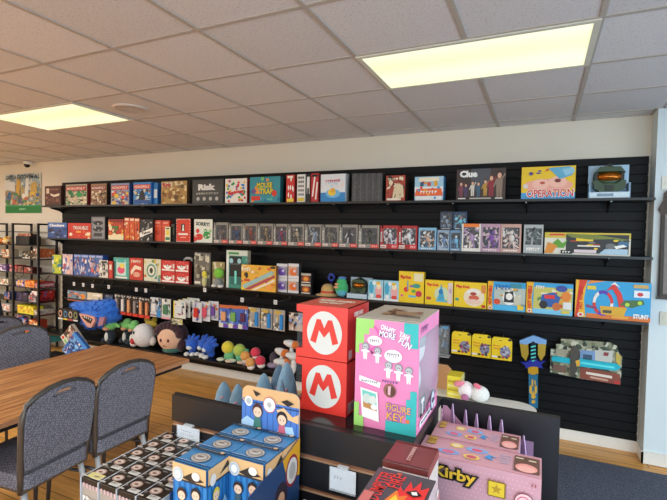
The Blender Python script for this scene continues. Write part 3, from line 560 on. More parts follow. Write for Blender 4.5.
# grey handheld controller lying on the cartons
o = thing('game_controller', 'small grey game controller lying on top of the red ball cartons', 'controller', (at(188.6, 262, Y + .03).x, Y + .03, at(161, 260, Y).z + .003))
mb = MB(); mb.tube([(-.055, 0, .022), (-.03, 0, .034), (.03, 0, .034), (.055, 0, .022)], [.014, .016, .016, .014], '#a9aaa8', 8); mb.build('body', o)
for s in (-1, 1):
    mb = MB(); mb.tube([(s * .055, 0, .024), (s * .062, -.01, .002)], [.014, .011], '#8e8f8e', 8); mb.build('grip', o)
B3('tall grey camouflage toy box on the third shelf', 'toy box', G3, 194.4, 210.6, 252.4, Y, Z3, .06, '#6a675e', '#33322e', art=[BL(40, 91, ['#a6a290', '#3a3832', '#cfc9b4', '#5c5548', '#7e7a6a'], .04, .04, .96, .96, .12), R(.05, .05, .4, .12, '#e2ddd0')])
B3('tan and grey toy box behind the green round plush', 'toy box', G3, 212.4, 224.6, 261.6, Y + .03, Z3, .06, '#a89660', '#4a4436', art=[R(.05, .05, .95, .3, '#c9c4b4'), BL(8, 9, ['#e0d8b8', '#6a6a4a'], .05, .3, .95, .95, .12)])
# plush on the third shelf
def plush(name, label, cat, loc, parts, rz=0, group=None):
    """parts: list of (part name, [ellipsoids (ctr, radii, rot)], material)"""
    t = thing(name, label, cat, loc, rz, group)
    for pn, els, m in parts:
        mb = MB()
        for e in els: mb.ell(e[0], e[1], m, e[2] if len(e) > 2 else (0, 0, 0), noise=.02)
        mb.build(pn, t)
    return t
def lsz(px, y): return at(px, 280, y).x
GRN = FUZZ('#5fae2a', '#93d64a'); YEL = FUZZ('#d9c22c', '#efe05a'); WHT = FUZZ('#cfcfcb', '#efeeea'); GRY = FUZZ('#6e706e', '#9a9c98')
plush('plush_toy', 'round lime green plush toy leaning on the tan box', 'plush toy', (lsz(220.5, Y - .0) + .0, Y - .03, Z3), [('head', [((0, 0, .16), (.062, .05, .062))], GRN), ('body', [((-.01, 0, .05), (.05, .045, .055))], GRY), ('foot', [((-.04, -.03, .018), (.03, .04, .018)), ((.05, -.03, .018), (.03, .04, .018))], WHT)])
plush('plush_toy', 'small yellow plush toy sitting left of the lime green one', 'plush toy', (lsz(207, Y) + .0, Y - .045, Z3), [('head', [((0, 0, .14), (.03, .025, .04))], YEL), ('body', [((0, 0, .055), (.03, .025, .06))], FUZZ('#b0ad70', '#d8d49a')), ('beak', [((.03, -.01, .11), (.025, .012, .01))], YEL)])
# tall teal carton with dark window
t = thing('toy_box', 'tall teal and white toy box with a dark window on the third shelf', 'toy box', (at(226.6, 250, Y).x, Y, Z3), 0, G3)
W = at(247.6, 250, Y).x - at(226.6, 250, Y).x; H = at(226.6, 250, Y).z - Z3
mb = boxmesh(W, .06, H, '#3f8f7c', '#bcae94', '#d9e0d4', art=[R(0, .86, 1, 1, '#cfd8cc'), R(.1, .89, .6, .95, '#3f8f4c'), R(0, 0, .12, .86, '#e0e4dc'), BL(12, 5, ['#2c6f60', '#6ab8a4'], .7, .05, .98, .8, .08)]); mb.build('card_box', t, bevel=.001)
mb = MB(); paint(mb, [R(.16, .3, .74, .84, '#15191a'), R(.2, .1, .7, .28, '#2c6a66'), E(.24, .72, .09, .07, '#9acad4'), E(.62, .72, .09, .07, '#9acad4'), R(.4, .12, .5, .46, '#7adfd0'), R(.2, .62, .66, .66, '#4a5a58')], lambda u, v, o: (u * W, -o - .001, v * H), W, H); mb.build('window', t)
B3('wide yellow and orange toy box crossed by diagonal silver bands', 'toy box', G3, 241.6, 276, 264.4, Y - .064, Z3, .05, '#e9b23a', '#8a5c2a', art=[BL(26, 93, ['#f0cf3a', '#e0752c', '#f0dcb8', '#d8a83a', '#c94f3a', '#3a2a20'], .03, .03, .97, .97, .1), Pg([(.02, .18), (.9, .82), (.96, .7), (.1, .06)], '#9ac0bc'), Pg([(.12, .05), (.97, .66), (.98, .56), (.24, .03)], '#b04a5a'), Pg([(.3, .02), (.98, .5), (.98, .42), (.42, .02)], '#efe4d0'), SCR(.16, .82, .26, .16, '#f2e6d0', 4), E(.82, .16, .1, .09, '#f0a04a')])
for k, (p0, p1, c, sc, n) in enumerate([(276.8, 287.6, '#a9a4c4', '#6a4ab0', 'purple'), (288.4, 299, '#d0a890', '#e0702c', 'orange')]):
    hz = (at(p0, 263.4, Y).z - Z3) / 2
    for j in range(2):
        BOX('toy_box', 'white and %s toy carton with a %s dome, %s of its pair' % (n, n, ['lower', 'upper'][j]), 'toy box', 'stacked dome cartons', p0, p1, 263.4, Y, Z3 + j * (hz + .001), .05, c, '#3a3d44', H=hz - .001, art=[R(.0, .8, 1, 1, '#d9d9dc'), E(.5, .42, .36, .26, sc), R(.0, 0, 1, .16, '#dcdce0'), E(.6, .5, .12, .1, '#d9d4e8'), R(.8, .2, 1, .8, '#8e9096')])
hz = (at(301, 272.6, Y).z - Z3) / 2
for j in range(2):
    BOX('toy_box', 'small black carton with an orange burst, %s of two' % ['lower', 'upper'][j], 'toy box', 'small black and orange cartons', 300.8, 311.4, 272.6, Y, Z3 + j * (hz + .001), .05, '#1d1a18', '#121212', H=hz - .001, art=[R(.05, .75, .95, .95, '#b8b4a8'), E(.5, .45, .36, .28, '#b8521c'), E(.5, .42, .2, .16, '#e0a03a'), R(.1, .05, .9, .15, '#d8d0c0')])
# straw hat
t = thing('straw_hat', 'small straw hat with a red band on the third shelf', 'hat', (lsz(326.5, Y + .02), Y + .06, Z3))
mb = MB(); mb.lathe([(.0, .118), (.03, .114), (.055, .098), (.068, .07), (.072, .03), (.085, .012), (.125, .006), (.126, .002), (.0, .002)], FUZZ('#b08a4a', '#d9b878', 140), 28); mb.build('hat_body', t)
mb = MB(); mb.lathe([(.0745, .024), (.0725, .046)], '#c22a22', 28); mb.build('band', t)
# green and blue plush with spout shape
plush('plush_toy', 'green and turquoise round plush toy with a blue cap and orange mouth', 'plush toy', (lsz(340, Y), Y + .045, Z3), [('body', [((0, 0, .085), (.07, .055, .085)), ((.0, 0, .15), (.05, .04, .04))], FUZZ('#1f9a4a', '#54c98a', 60)), ('cap', [((.005, 0, .188), (.045, .035, .014))], FUZZ('#2d6fc4', '#5a9ae0')), ('mouth', [((-.04, -.04, .095), (.03, .022, .014)), ((-.035, -.03, .125), (.03, .022, .012))], FUZZ('#e08a5a', '#efb48a')), ('belly', [((.01, -.025, .04), (.055, .04, .038))], FUZZ('#3a8fb0', '#6ac4d0'))])
mb = MB(); n = 20
mb.tube([(.032 * math.cos(2 * math.pi * i / n), 0, .032 * math.sin(2 * math.pi * i / n)) for i in range(n + 1)], .012, FUZZ('#2a3ca8', '#4a6ae0'), 8)
mb.tube([(0, 0, -.034), (0, 0, -.15)], .008, '#23308a', 6); mb.tube([(0, 0, -.148), (0, .03, -.152), (0, -.03, -.152)], .012, '#23308a', 6)
tag(mb.build('toy_ring', None, (lsz(330.0, Y + .2), Y + .235, Z3 + .165)), 'blue plastic ring on a stand behind the straw hat', 'toy')
t = thing('helmet_box', 'green toy helmet with an amber visor in a pale open box on the third shelf', 'toy helmet', (lsz(347.4, Y), Y - .01, Z3))
W = at(367.4, 275, Y).x - at(347.4, 275, Y).x
mb = MB(); mb.box(0, .10, 0, W + .02, .115, .2, '#9fb6c8'); mb.box(0, 0, 0, W, .1, .045, '#b4cad8'); mb.build('card_box', t); helmet(t, W / 2, .10, .035, .17)
for i in range(2):
    B3('pale blue toy box with a pink and white snowman-like figure, %s of two' % ['left', 'right'][i], 'toy box', 'two pale blue toy boxes', 368.6 + 15.6 * i, 383.4 + 15.6 * i, 279.4 + .9 * i, Y, Z3, .06, '#9ccfe0', '#5a9ab0', art=[E(.2, .6, .16, .3, '#3aa6cc'), E(.7, .46, .22, .34, '#e8a8a8'), E(.7, .7, .16, .16, '#efe2c0'), E(.66, .84, .14, .08, '#e8b83a'), E(.7, .18, .2, .1, '#d8423a'), E(.4, .84, .12, .1, '#e6eef0'), R(0, 0, 1, .1, '#dfe8ea'), E(.24, .2, .14, .1, '#e9eef0')])
PD = 'yellow modelling dough boxes'
def dough(label, p0, p1, pt, art, y=Y): B3(label, 'toy box', PD, p0, p1, pt, y, Z3, .055, '#ecc81a', '#c9a414', art=[[T('Play-Doh', .27, .8, .42, .14, '#d42c24', -.04, .07)], art])
dough('tall yellow modelling dough box with small coloured shapes', 399.2, 424.4, 271, [R(.6, .7, .96, .95, '#e6ddb4'), E(.3, .42, .1, .08, '#e0352c'), R(.34, .4, .38, .7, '#3a9ad0'), E(.7, .55, .16, .07, '#3a9a8a'), E(.8, .3, .12, .1, '#c42a4a'), R(.4, .18, .7, .24, '#5ab8d8'), E(.6, .38, .08, .06, '#6ab04a'), R(.45, .5, .58, .56, '#8a5ab0'), E(.14, .22, .05, .04, '#d85a9a')], y=Y - .0)
dough('yellow modelling dough box with a blue tower toy', 425.4, 453.4, 279.6, [E(.6, .45, .26, .3, '#c9d6b0'), Pg([(.44, .2), (.72, .2), (.66, .52), (.58, .88), (.52, .52)], '#3fa3c4'), E(.57, .55, .08, .1, '#1f7ab8'), R(.82, .1, .98, .92, '#d9c8c0'), E(.9, .6, .05, .1, '#c4a0b0'), R(.06, .2, .22, .32, '#b84a3a'), R(.4, .14, .8, .22, '#5ab0cc')])
dough('yellow modelling dough box with a white cream dessert picture', 454.4, 487, 281.4, [E(.62, .42, .32, .36, '#ead9bc'), E(.6, .62, .2, .12, '#efe6da'), E(.62, .4, .16, .1, '#d2604a'), E(.6, .24, .24, .1, '#e6c4b0'), R(.84, .6, .97, .92, '#d9843a'), E(.1, .3, .06, .06, '#3a9a8a'), R(.86, .04, .97, .14, '#c4302c'), E(.6, .56, .1, .06, '#a83a2c')])
HW = 'blue toy car track boxes'
def hot(label, p0, p1, pt, art, big=0):
    vert = Pg([(0, 0), (.15, 0), (.12, .5), (.16, 1), (0, 1)], '#e9b21c')
    if big: vert = [vert, Pg([(.0, 0), (.05, 0), (.06, .5), (.16, 1), (.05, 1)], '#d83a1c')]
    B3(label, 'toy box', HW, p0, p1, pt, Y, Z3, .055, '#2e9ed2', '#1d6a9a', '#c8892c', art=[vert, art, T('HOT WHEELS', .075, .52, .86 * (.41 if big else .62), .1 if big else .12, '#d8231c', math.pi / 2, .05), E(.08, .07, .045, .06, '#e8e4dc'), E(.08, .07, .025, .035, '#d8231c')])
hot('blue toy car track box with a white penguin-like racer picture', 488, 526, 281, [R(.15, 0, 1, .18, '#4ab4e0'), R(.18, .2, 1, .8, '#b6bfb4'), SCR(.42, .82, .42, .2, '#1f6ab4', 5), E(.58, .46, .18, .26, '#e9e9e4'), Pg([(.44, .3), (.72, .3), (.68, .7), (.46, .66)], '#2a2e34'), E(.58, .5, .09, .12, '#efe9e0'), E(.8, .4, .1, .18, '#c9c4ae'), E(.26, .3, .09, .1, '#d84a2c'), R(.8, .06, .96, .24, '#e9c83a'), BL(10, 3, ['#e4dcc8', '#7a8a8a', '#d8a23a'], .2, .2, .98, .8, .06), R(.62, .8, .9, .95, '#3a8a9a')])
hot('blue toy car track box with a blue and red truck', 526.8, 573.6, 281.8, [R(.15, 0, 1, .16, '#7ac4e6'), R(.16, .16, .99, .86, '#c9c060'), BL(20, 13, ['#d9d08a', '#e9e0c4', '#5a8a4a', '#c84a2c', '#e89a2c'], .2, .2, .96, .84, .09), Pg([(.3, .26), (.66, .22), (.74, .55), (.6, .72), (.34, .62)], '#2c5aa0'), E(.38, .3, .09, .13, '#26262c'), E(.66, .26, .09, .13, '#c86a2c'), R(.4, .5, .62, .62, '#d8302c'), SCR(.3, .86, .2, .12, '#e9e4da', 4), E(.86, .6, .1, .16, '#e0822c'), R(.8, .2, .97, .42, '#dfe0dc'), R(.76, .06, .94, .15, '#e0c23a'), E(.76, .84, .12, .1, '#3a4a9a')])
hot('largest blue toy car track box with a red and purple loop', 576, 652, 279.6, [R(.16, 0, 1, .12, '#d8742c'), Pg([(.16, .9), (.4, 1), (.2, 1)], '#e88a3a'),
    [Pg([(.38 + .14 * math.cos(t), .42 + .34 * math.sin(t)), (.38 + .14 * math.cos(t2), .42 + .34 * math.sin(t2)), (.38 + .1 * math.cos(t2), .42 + .25 * math.sin(t2)), (.38 + .1 * math.cos(t), .42 + .25 * math.sin(t))], ['#d83228', '#5a3aa8', '#e8e0dc'][(i // 3) % 3]) for i in range(18) for t, t2 in [(i * math.pi / 9, (i + 1.05) * math.pi / 9)]],
    Pg([(.42, .75), (.52, .95), (.62, .7), (.68, .3), (.6, .3), (.56, .62), (.5, .8)], '#d8342a'), Pg([(.46, .9), (.53, .99), (.6, .85), (.52, .93)], '#efe6e0'), Pg([(.36, .12), (.66, .1), (.7, .34), (.34, .34)], '#d9a626'), R(.38, .16, .5, .24, '#4a4a3a'), Pg([(.6, .4), (.76, .34), (.92, .46), (.9, .56), (.66, .52)], '#4a6a3a'), E(.7, .42, .03, .05, '#b8d83a'), E(.86, .48, .03, .05, '#b8d83a'), R(.78, .62, .98, .8, '#dfe6ea'), E(.86, .7, .04, .05, '#c8353a'), R(.77, .86, .96, .95, '#c9a25a'), R(.16, .76, .28, .86, '#e0c83a'), Pg([(.16, .36), (.3, .3), (.3, .25), (.16, .28)], '#8a3a6a'), T('STUNT', .88, .13, .2, .12, '#f2ece4', 0, .05), R(.5, .04, .72, .1, '#e8a23a')], 1)

# ================================================================== HANGING ROW
WIRE = M('#b9bbbd', .3, .8)
def hook(px, py, lab, y0=4.09, tagc='#d9dadb', name='display_hook'):
    p = at(px, py, y0)
    t = thing(name, lab, 'hook', (p.x, SY, p.z + .0), 0, 'wire display hooks with price tags')
    mb = MB(); mb.tube([(0, -.001, .02), (0, -.03, .0), (0, -.29, .0), (0, -.31, .012)], .0028, WIRE, 6); mb.box(-.014, -.012, .0, .014, -.0005, .03, M('#2a2b2d', .4)); mb.build('rod', t)
    mb = MB(); mb.box(-.021, -.316, -.022, .021, -.312, .026, tagc); paint(mb, [SCR(.5, .6, .7, .2, '#6a6c70', 4), R(.2, .2, .7, .3, '#8a8c90')], lambda u, v, o: (-.021 + u * .042, -.316 - o, -.022 + v * .048), .042, .048); mb.build('price_tag', t)
    return t
def card(lab, px0, px1, pyt, pyb, y, col, art=None, blis=None, back=None, grp='carded toys hanging in the row above the plush', rz=0, name='toy_card', cat='carded toy'):
    a = at(px0, pyt, y); b = at(px1, pyb, y); W, H = b.x - a.x, a.z - b.z
    o = boxmesh(W, .004, H, col, col, col, art=art).build(name, None, (a.x, y, b.z), (0, 0, rz)); tag(o, lab, cat, grp)
    mb = MB(); mb.tube([(W / 2, -.006, H - .012), (W / 2, SY - y - .001, H - .006)], .0025, M('#6a6c6e', .3, .8), 6); mb.build('hanger', o)
    if blis:
        u0, v0, u1, v1, c = blis
        mb = MB(); x0, x1, z0, z1 = u0 * W, u1 * W, v0 * H, v1 * H; d = .022
        n = 5; mb.box(x0, -d, z0, x1, -.003, z1, c)
        mb.build('bulge', o, bevel=.006)
    return o
for i, (px, py) in enumerate([(74.3, 284), (83.6, 285), (92.8, 286), (109, 287), (136.6, 289.8), (146, 290.6), (205, 290), (242.4, 300), (275.6, 302.4)]):
    hook(px, py, 'wire display hook with a white price tag, %s from the left' % ['first', 'second', 'third', 'fourth', 'fifth', 'sixth', 'seventh', 'eighth', 'ninth'][i])
YH = 4.15
dk = [('#33302e', '#a89a90', '#c4c0bc'), ('#1f1d1e', '#d8d6d2', '#c23a2a'), ('#221e1c', '#d89a6a', '#c8321f'), ('#1c1a1c', '#8a8280', '#c8321f'), ('#241c1a', '#e0a070', '#d0341f'), ('#221a18', '#d88a5e', '#d0341f')]
wd_ = ['grey and black', 'white figured', 'tan rod', 'grey mottled', 'orange rod', 'copper rod']
for i, (c, f, r_) in enumerate(dk):
    p0 = 114.5 + 6 * i
    card('tall narrow black carded toy with a %s and red base' % (wd_[i] + ' insert'), p0, p0 + 5.6, 293.6 + .8 * i, 314 + 1 * i, YH, c, [BL(9, 100 + i, ['#e0dcd8', '#5a5654', f], .1, .15, .9, .95, .14, .6), R(.05, .0, .95, .15, r_ if i > 0 else c), SCR(.5, .92, .8, .08, '#e6e2dc', 3)], (.34, .18, .7, .78, M(f, .4)))
card('white and blue carded toy with a bright blue corner', 150.4, 161, 297, 317.6, YH, '#c9ced2', [BL(18, 110, ['#2a2c30', '#3a7ab0', '#e9ecee', '#5a5c60'], .05, .3, .95, .95, .16), R(.62, .02, .98, .36, '#2a8ad0'), R(.05, .06, .6, .12, '#8a3a3a')], (.2, .3, .6, .7, M('#d8dadc', .3)))
card('white and green carded toy with a black hooked shape', 161.8, 170.6, 298.4, 319.6, YH, '#cdd0cc', [BL(12, 111, ['#2a2c2a', '#4a9a5a', '#e4e6e2'], .05, .2, .95, .95, .16), R(0, 0, 1, .1, '#e0a0a8')], (.25, .25, .7, .7, M('#3f7a5a', .4)))
for i in range(4):
    card('white carded toy with a yellow edge, %s of four fanned on one hook' % ['front one', 'second', 'third', 'rearmost'][i], 173.5 + 4.6 * i, 185.5 + 4.6 * i, 300.5 - 1 * i, 319 - 1.2 * i, YH - .03 + .045 * i, '#dcdcd4', [R(0, 0, .08, 1, '#e4d23a'), BL(9, 120 + i, ['#8ab0c0', '#2c2e34', '#eceae2', '#b0607a'], .1, .1, .9, .9, .12), E(.55, .5, .18, .12, '#d0302a') if i == 0 else E(.7, .4, .12, .14, '#3a3c44')], (.3, .3, .75, .7, M('#d8dde0', .3)) if i == 0 else None)
card('yellow and black patterned square card hanging below the white fan', 171.6, 182.4, 318.2, 325.2, YH - .034, '#b8b48a', [BL(20, 125, ['#1f1f22', '#e6dc4a', '#e9e9e4', '#55585a'], .03, .03, .97, .97, .18)])
for i in range(3):
    card('carded toy with a %s on a white card' % ['red figure, beside the yellow edged cards', 'pink figure', 'violet figure'][i], 192.6 + 8 * i, 201.6 + 8.4 * i, 302 - .6 * i, 322.6 - .9 * i, YH - .01 + .03 * i, '#cfd0d6', [BL(14, 130 + i, ['#e6e4e0', '#d8c43a', '#4a5ab0', '#8a90b0', '#e0604a'], .05, .05, .95, .95, .13)], (.25, .25, .68, .72, M(['#c8302a', '#d8506a', '#6a4aa0'][i], .35)))
for i in range(3):
    card('blue carded toy with an orange header and %s figure' % ['an orange', 'a green', 'a dark purple'][i], 219.4 + 9.6 * i, 228.6 + 9.6 * i, 304.4 + .6 * i, 328 + .9 * i, YH, '#4a6ac0', [R(0, .86, 1, 1, '#c86a34'), BL(14, 140 + i, ['#7a9ae0', '#2a3f90', '#5a8a4a', '#b8c8e8'], .05, .1, .95, .82, .15), R(0, 0, .45, .2, '#d8d8cc'), E(.7, .1, .26, .08, '#6a3aa0')], (.3, .32, .75, .7, M(['#e0a070', '#7ab05a', '#5a3050'][i], .4)))
for i in range(3):
    q = 248.6 + 12.4 * i
    card('clear packed toy with a bright blue rod, %s of three' % ['left', 'middle', 'right'][i], q, q + 11.2, 307 + 1.2 * i, 328 + 1.8 * i, YH, '#a9a298', [BL(18, 150 + i, ['#d8cfc0', '#4a4640', '#c9b070', '#e6e2da', '#6a625a'], .03, .05, .65, .95, .15), E(.4, .88, .3, .1, '#c9a850')], (.62, .08, .86, .78, M('#2f8ad0', .25)))
card('pale carded toy with a black and blue design, right end of the hanging row', 289.2, 302.4, 312.2, 331.6, YH, '#c4b0a0', [BL(20, 160, ['#2a2420', '#e6dcd4', '#7aa0d0', '#8a5a44'], .04, .04, .6, .96, .14), BL(10, 161, ['#5a8ad0', '#a8c0e0', '#2c2e38'], .6, .3, .97, .97, .14)])
# flat boxes at the left end of the hanging row
BOX('toy_box', 'grey blue toy box with an orange picture above the furry blue cushion', 'toy box', None, 67.6, 86.6, 290, 4.12, at(68, 300, 4.12).z, .07, '#6f8496', '#33414e', art=[E(.8, .5, .14, .26, '#e08a2a'), BL(10, 5, ['#a9b8c4', '#3f5060', '#c8704a'], .05, .05, .7, .95, .16), R(0, 0, 1, .12, '#b85a44')])
BOX('toy_box', 'cream toy box beside the grey blue one above the furry blue cushion', 'toy box', None, 87.2, 102.4, 292.2, 4.12, at(88, 300, 4.12).z, .07, '#cfc3a8', '#4a463e', art=[BL(6, 6, ['#e6dcc4', '#a8987a', '#e9e6dc'], .05, .05, .95, .95, .2)])
BOX('toy_box', 'dark blue toy box at the right of the cream one', 'toy box', None, 103, 113, 294, 4.14, at(104, 303, 4.14).z, .05, '#27344a', '#1c2434', art=[BL(12, 7, ['#5a6a80', '#141a28', '#8a4a4a', '#3f5a90'], .05, .05, .95, .95, .2)])
shz = at(88, 300, 4.12).z
def miniledge(x0, x1, z, lab, y0=4.1):
    t = thing('wall_shelf', lab, 'shelf', ((x0 + x1) / 2, SY, z - .012))
    w = (x1 - x0) / 2
    mb = MB(); mb.box(-w, y0 - SY, 0, w, -.003, .012, SHM); mb.build('board', t)
    for s in (-1, 1):
        mb = MB(); mb.prism([(-.003, -.001), (-.2, -.001), (-.2, -.01), (-.003, -.06)], s * (w - .03) - .003, s * (w - .03) + .003, SHM, axis='x'); mb.build('bracket', t)
miniledge(at(64, 300, 4.1).x, at(103, 300, 4.1).x, shz, 'short black ledge holding the flat boxes above the furry blue cushion')
miniledge(at(103.4, 303, 4.1).x, at(114, 303, 4.1).x, at(104, 303, 4.14).z, 'short black ledge under the dark blue toy box')

# furry blue cushion hanging
t = thing('furry_cushion', 'large shaggy bright blue cushion with a toothy pink mouth hanging on the wall', 'plush cushion', at(93, 310.5, 4.12))
a = at(70, 301, 4.1); b = at(116, 329, 4.1); cW = b.x - a.x; cH = a.z - b.z
FUR = FUZZ('#0f4fc0', '#2f8af0', 130)
def px_local(px, py, y=4.12): p = at(px, py, y) - t.location; return (p.x, p.z)
outl = [px_local(*q) for q in [(70, 303.5), (76, 301), (88, 300), (100, 299.4), (110, 298.6), (116, 301), (117, 310), (116, 319), (111, 324), (106, 329), (100, 325), (96, 328), (90, 329), (84, 325), (77, 314)]]
mb = MB(); n = len(outl); cxx = sum(p[0] for p in outl) / n; czz = sum(p[1] for p in outl) / n
rings = []
for k, (s_, y_) in enumerate([(.96, .10), (1.0, .05), (.97, .0), (.86, -.05), (.6, -.085), (.3, -.1)]):
    rings.append([(cxx + (p[0] - cxx) * s_, y_, czz + (p[1] - czz) * s_) for p in outl])
vs = sum(rings, []); fs = []
for j in range(len(rings) - 1):
    for i in range(n): fs.append((j * n + i, j * n + (i + 1) % n, (j + 1) * n + (i + 1) % n, (j + 1) * n + i))
fs += [tuple(range(n)), tuple(range((len(rings) - 1) * n, len(rings) * n))]
mb.add(vs, fs, FUR, True)
rr = random.Random(3)
for _ in range(2200):      # tufts of the shaggy pile
    j = rr.randrange(1, len(rings)); i = rr.randrange(n); u = rr.random()
    A, Bq, C = Vector(rings[j][i]), Vector(rings[j][(i + 1) % n]), Vector(rings[j - 1][i])
    p = A.lerp(Bq, u).lerp(C, rr.random()); d = Vector((p.x - cxx, -.12 - .2 * rr.random(), (p.z - czz) - .12)).normalized() * rr.uniform(.02, .045)
    sd = Vector((rr.uniform(-1, 1), rr.uniform(-1, 1), rr.uniform(-1, 1))).normalized() * .004
    mb.add([p - sd, p + sd, p + d], [(0, 1, 2)], FUR)
mb.build('body', t)
mb = MB(); m1 = [px_local(*q, 4.0) for q in [(79.5, 313.5), (86, 314.5), (95, 317), (95.5, 321), (92, 327.5), (88, 327), (83, 320)]]
mb.prism(m1, -.13, -.09, M('#d8a090', .6)); mb.build('lips', t)
mb = MB(); m2 = [px_local(*q, 3.995) for q in [(82, 315.5), (88, 316.5), (93, 319), (91, 323.5), (88, 322), (84.5, 319)]]; mb.prism(m2, -.135, -.12, '#2a1416'); mb.build('mouth', t)
mb = MB()
for q in [(84.5, 317), (86.5, 317.8), (88.5, 318.6), (90.5, 320)]:
    c = px_local(*q, 3.985); mb.prism([(c[0] - .012, c[1] + .012), (c[0] + .012, c[1] + .012), (c[0], c[1] - .012)], -.139, -.133, '#ece8dc')
mb.build('teeth', t)
mb = MB(); m3 = [px_local(*q, 4.03) for q in [(101, 317), (106, 317), (103.5, 325), (99, 326)]]; mb.prism(m3, -.11, -.07, M('#a8788c', .6)); mb.build('second_mouth', t)

# ---- plush toys on the low shelf; coloured like the photographed ones, kept plain
def pz(px, py, y): return at(px, py, y)
PG = 'plush toys along the low shelf'
YP = 4.2
def sc(px0, px1, y=YP, py=340): return (at(px1, py, y).x - at(px0, py, y).x)
FG = FUZZ('#5fae58', '#8fdc84'); DKB = FUZZ('#16202c', '#2c3c4a'); TAN = FUZZ('#c08a62', '#e0b08a')
for i, (q0, nm_, fl) in enumerate([(112.6, 'left', 1), (123.4, 'middle', 0), (132.2, 'right', 0)]):
    x = at(q0, 340, YP).x; s = 1 - .12 * i
    t = thing('plush_toy', 'green eared plush toy in dark clothes, %s of the three green ones' % nm_, 'plush toy', (x, YP - .04 + (0, .1, .07)[i], Z4), 0, PG)
    mb = MB(); hz_ = .23
    mb.ell((0, 0, hz_), (.10 * s, .085 * s, .07 * s), FG); mb.ell((0, .01, hz_ + .05), (.07 * s, .06 * s, .045 * s), FG); mb.build('head', t)
    for sd in (-1, 1):
        mb = MB(); mb.ell((sd * .12 * s, .0, hz_ + .01), (.07 * s, .02, .028 * s), FG, (0, sd * .25, 0)); mb.build('ear', t)
    mb = MB(); mb.ell((0, -.06 * s, hz_ - .035), (.05 * s, .04, .03 * s), TAN); mb.build('muzzle', t)
    mb = MB(); mb.ell((0, 0, .09), (.07 * s, .06 * s, .09), DKB); mb.ell((-.05 * s, -.05, .03), (.03, .04, .03), DKB); mb.ell((.05 * s, -.05, .03), (.03, .04, .03), DKB); mb.build('body', t)
    mb = MB(); mb.ell((.0, -.055 * s, .08), (.03, .02, .06), FUZZ('#c9d0c8', '#eef0ea')); mb.build('bib', t)
# white round
t = thing('plush_toy', 'big round white plush toy with a red open mouth', 'plush toy', (at(144, 345, YP - .02).x, YP - .02, Z4), 0, PG)
mb = MB(); mb.ell((0, 0, .155), (.16, .13, .15), FUZZ('#c4c8cc', '#eceef0', 60), nu=24, nv=16); mb.ell((.15, .0, .1), (.05, .04, .06), WHT); mb.ell((-.12, -.05, .05), (.05, .05, .045), WHT); mb.build('body', t)
mb = MB(); mb.ell((-.09, -.10, .09), (.045, .03, .035), '#c01a20', (0, .3, -.6)); mb.build('mouth', t)
mb = MB(); mb.ell((-.105, -.10, .20), (.012, .01, .022), '#1a1a20'); mb.build('eye', t); mb = MB(); mb.ell((-.045, -.12, .205), (.012, .01, .022), '#1a1a20'); mb.build('eye', t)
# yellow one behind
t = thing('plush_toy', 'yellow and tan plush toy behind the round white one', 'plush toy', (at(149.5, 335, YP + .1).x, YP + .13, Z4), 0, PG)
YF_ = FUZZ('#b89a1e', '#e8d058'); mb = MB(); mb.ell((0, 0, .27), (.10, .05, .06), YF_); mb.ell((-.07, 0, .32), (.045, .035, .035), YF_); mb.ell((.06, 0, .33), (.04, .03, .045), YF_, (0, .5, 0)); mb.build('head', t)
mb = MB(); mb.ell((0, 0, .12), (.07, .045, .12), YF_); mb.build('body', t)
# round-faced doll cushion
t = thing('plush_toy', 'round pale faced doll cushion with dark maroon hair', 'plush toy', (at(171, 345, YP - .02).x, YP - .03, Z4), .25, PG)
SKN = FUZZ('#d8a98a', '#edc8aa', 30); HR = FUZZ('#1c1218', '#4a2434', 40)
mb = MB(); mb.ell((0, 0, .185), (.165, .11, .165), SKN, nu=22, nv=14); mb.build('face', t)
mb = MB(); mb.ell((.02, .045, .215), (.185, .12, .175), HR, nu=22, nv=14)
for k in range(9):
    a_ = -1.2 + k * .33; mb.ell((.15 * math.sin(a_), -.05, .215 + .12 * math.cos(a_)), (.045, .04, .055), HR, (0, a_, 0))
mb.ell((.15, .0, .1), (.06, .06, .09), HR); mb.build('hair', t)
mb = MB(); mb.ell((-.07, -.10, .165), (.014, .012, .022), '#5a1f24'); mb.build('eye', t); mb = MB(); mb.ell((.03, -.105, .165), (.014, .012, .022), '#5a1f24'); mb.build('eye', t)
mb = MB(); mb.ell((-.025, -.108, .10), (.02, .008, .006), '#8a3a34'); mb.build('mouth', t)
mb = MB(); mb.ell((.02, 0, .03), (.12, .09, .035), FUZZ('#3f8a7a', '#1c2a28', 25)); mb.build('collar', t)
# blue plush group
BLU = FUZZ('#0f3fae', '#2f74e0'); 
for i, q in enumerate([192, 201, 209]):
    t = thing('plush_toy', 'bright blue spiky plush toy with pale muzzle, %s of three' % ['left', 'middle', 'right'][i], 'plush toy', (at(q, 345, YP).x, YP + (.0, .05, .0)[i], Z4), (.3, -.1, -.3)[i], PG)
    mb = MB(); mb.ell((0, 0, .125), (.075, .07, .075), BLU); mb.ell((0, .03, .045), (.05, .045, .05), BLU)
    for k in range(5):
        an = -1.3 + .65 * k; mb.ell((.065 * math.sin(an), .035, .135 + .065 * math.cos(an)), (.024, .03, .055), BLU, (-.4, an, 0))
    mb.build('head', t)
    mb = MB(); mb.ell((-.01, -.06, .10), (.035, .022, .025), FUZZ('#b8c8d4', '#e8eef2')); mb.build('muzzle', t)
    mb = MB(); mb.ell((-.035, -.07, .025), (.03, .04, .024), WHT); mb.ell((.035, -.07, .025), (.03, .04, .024), WHT); mb.build('shoes', t)
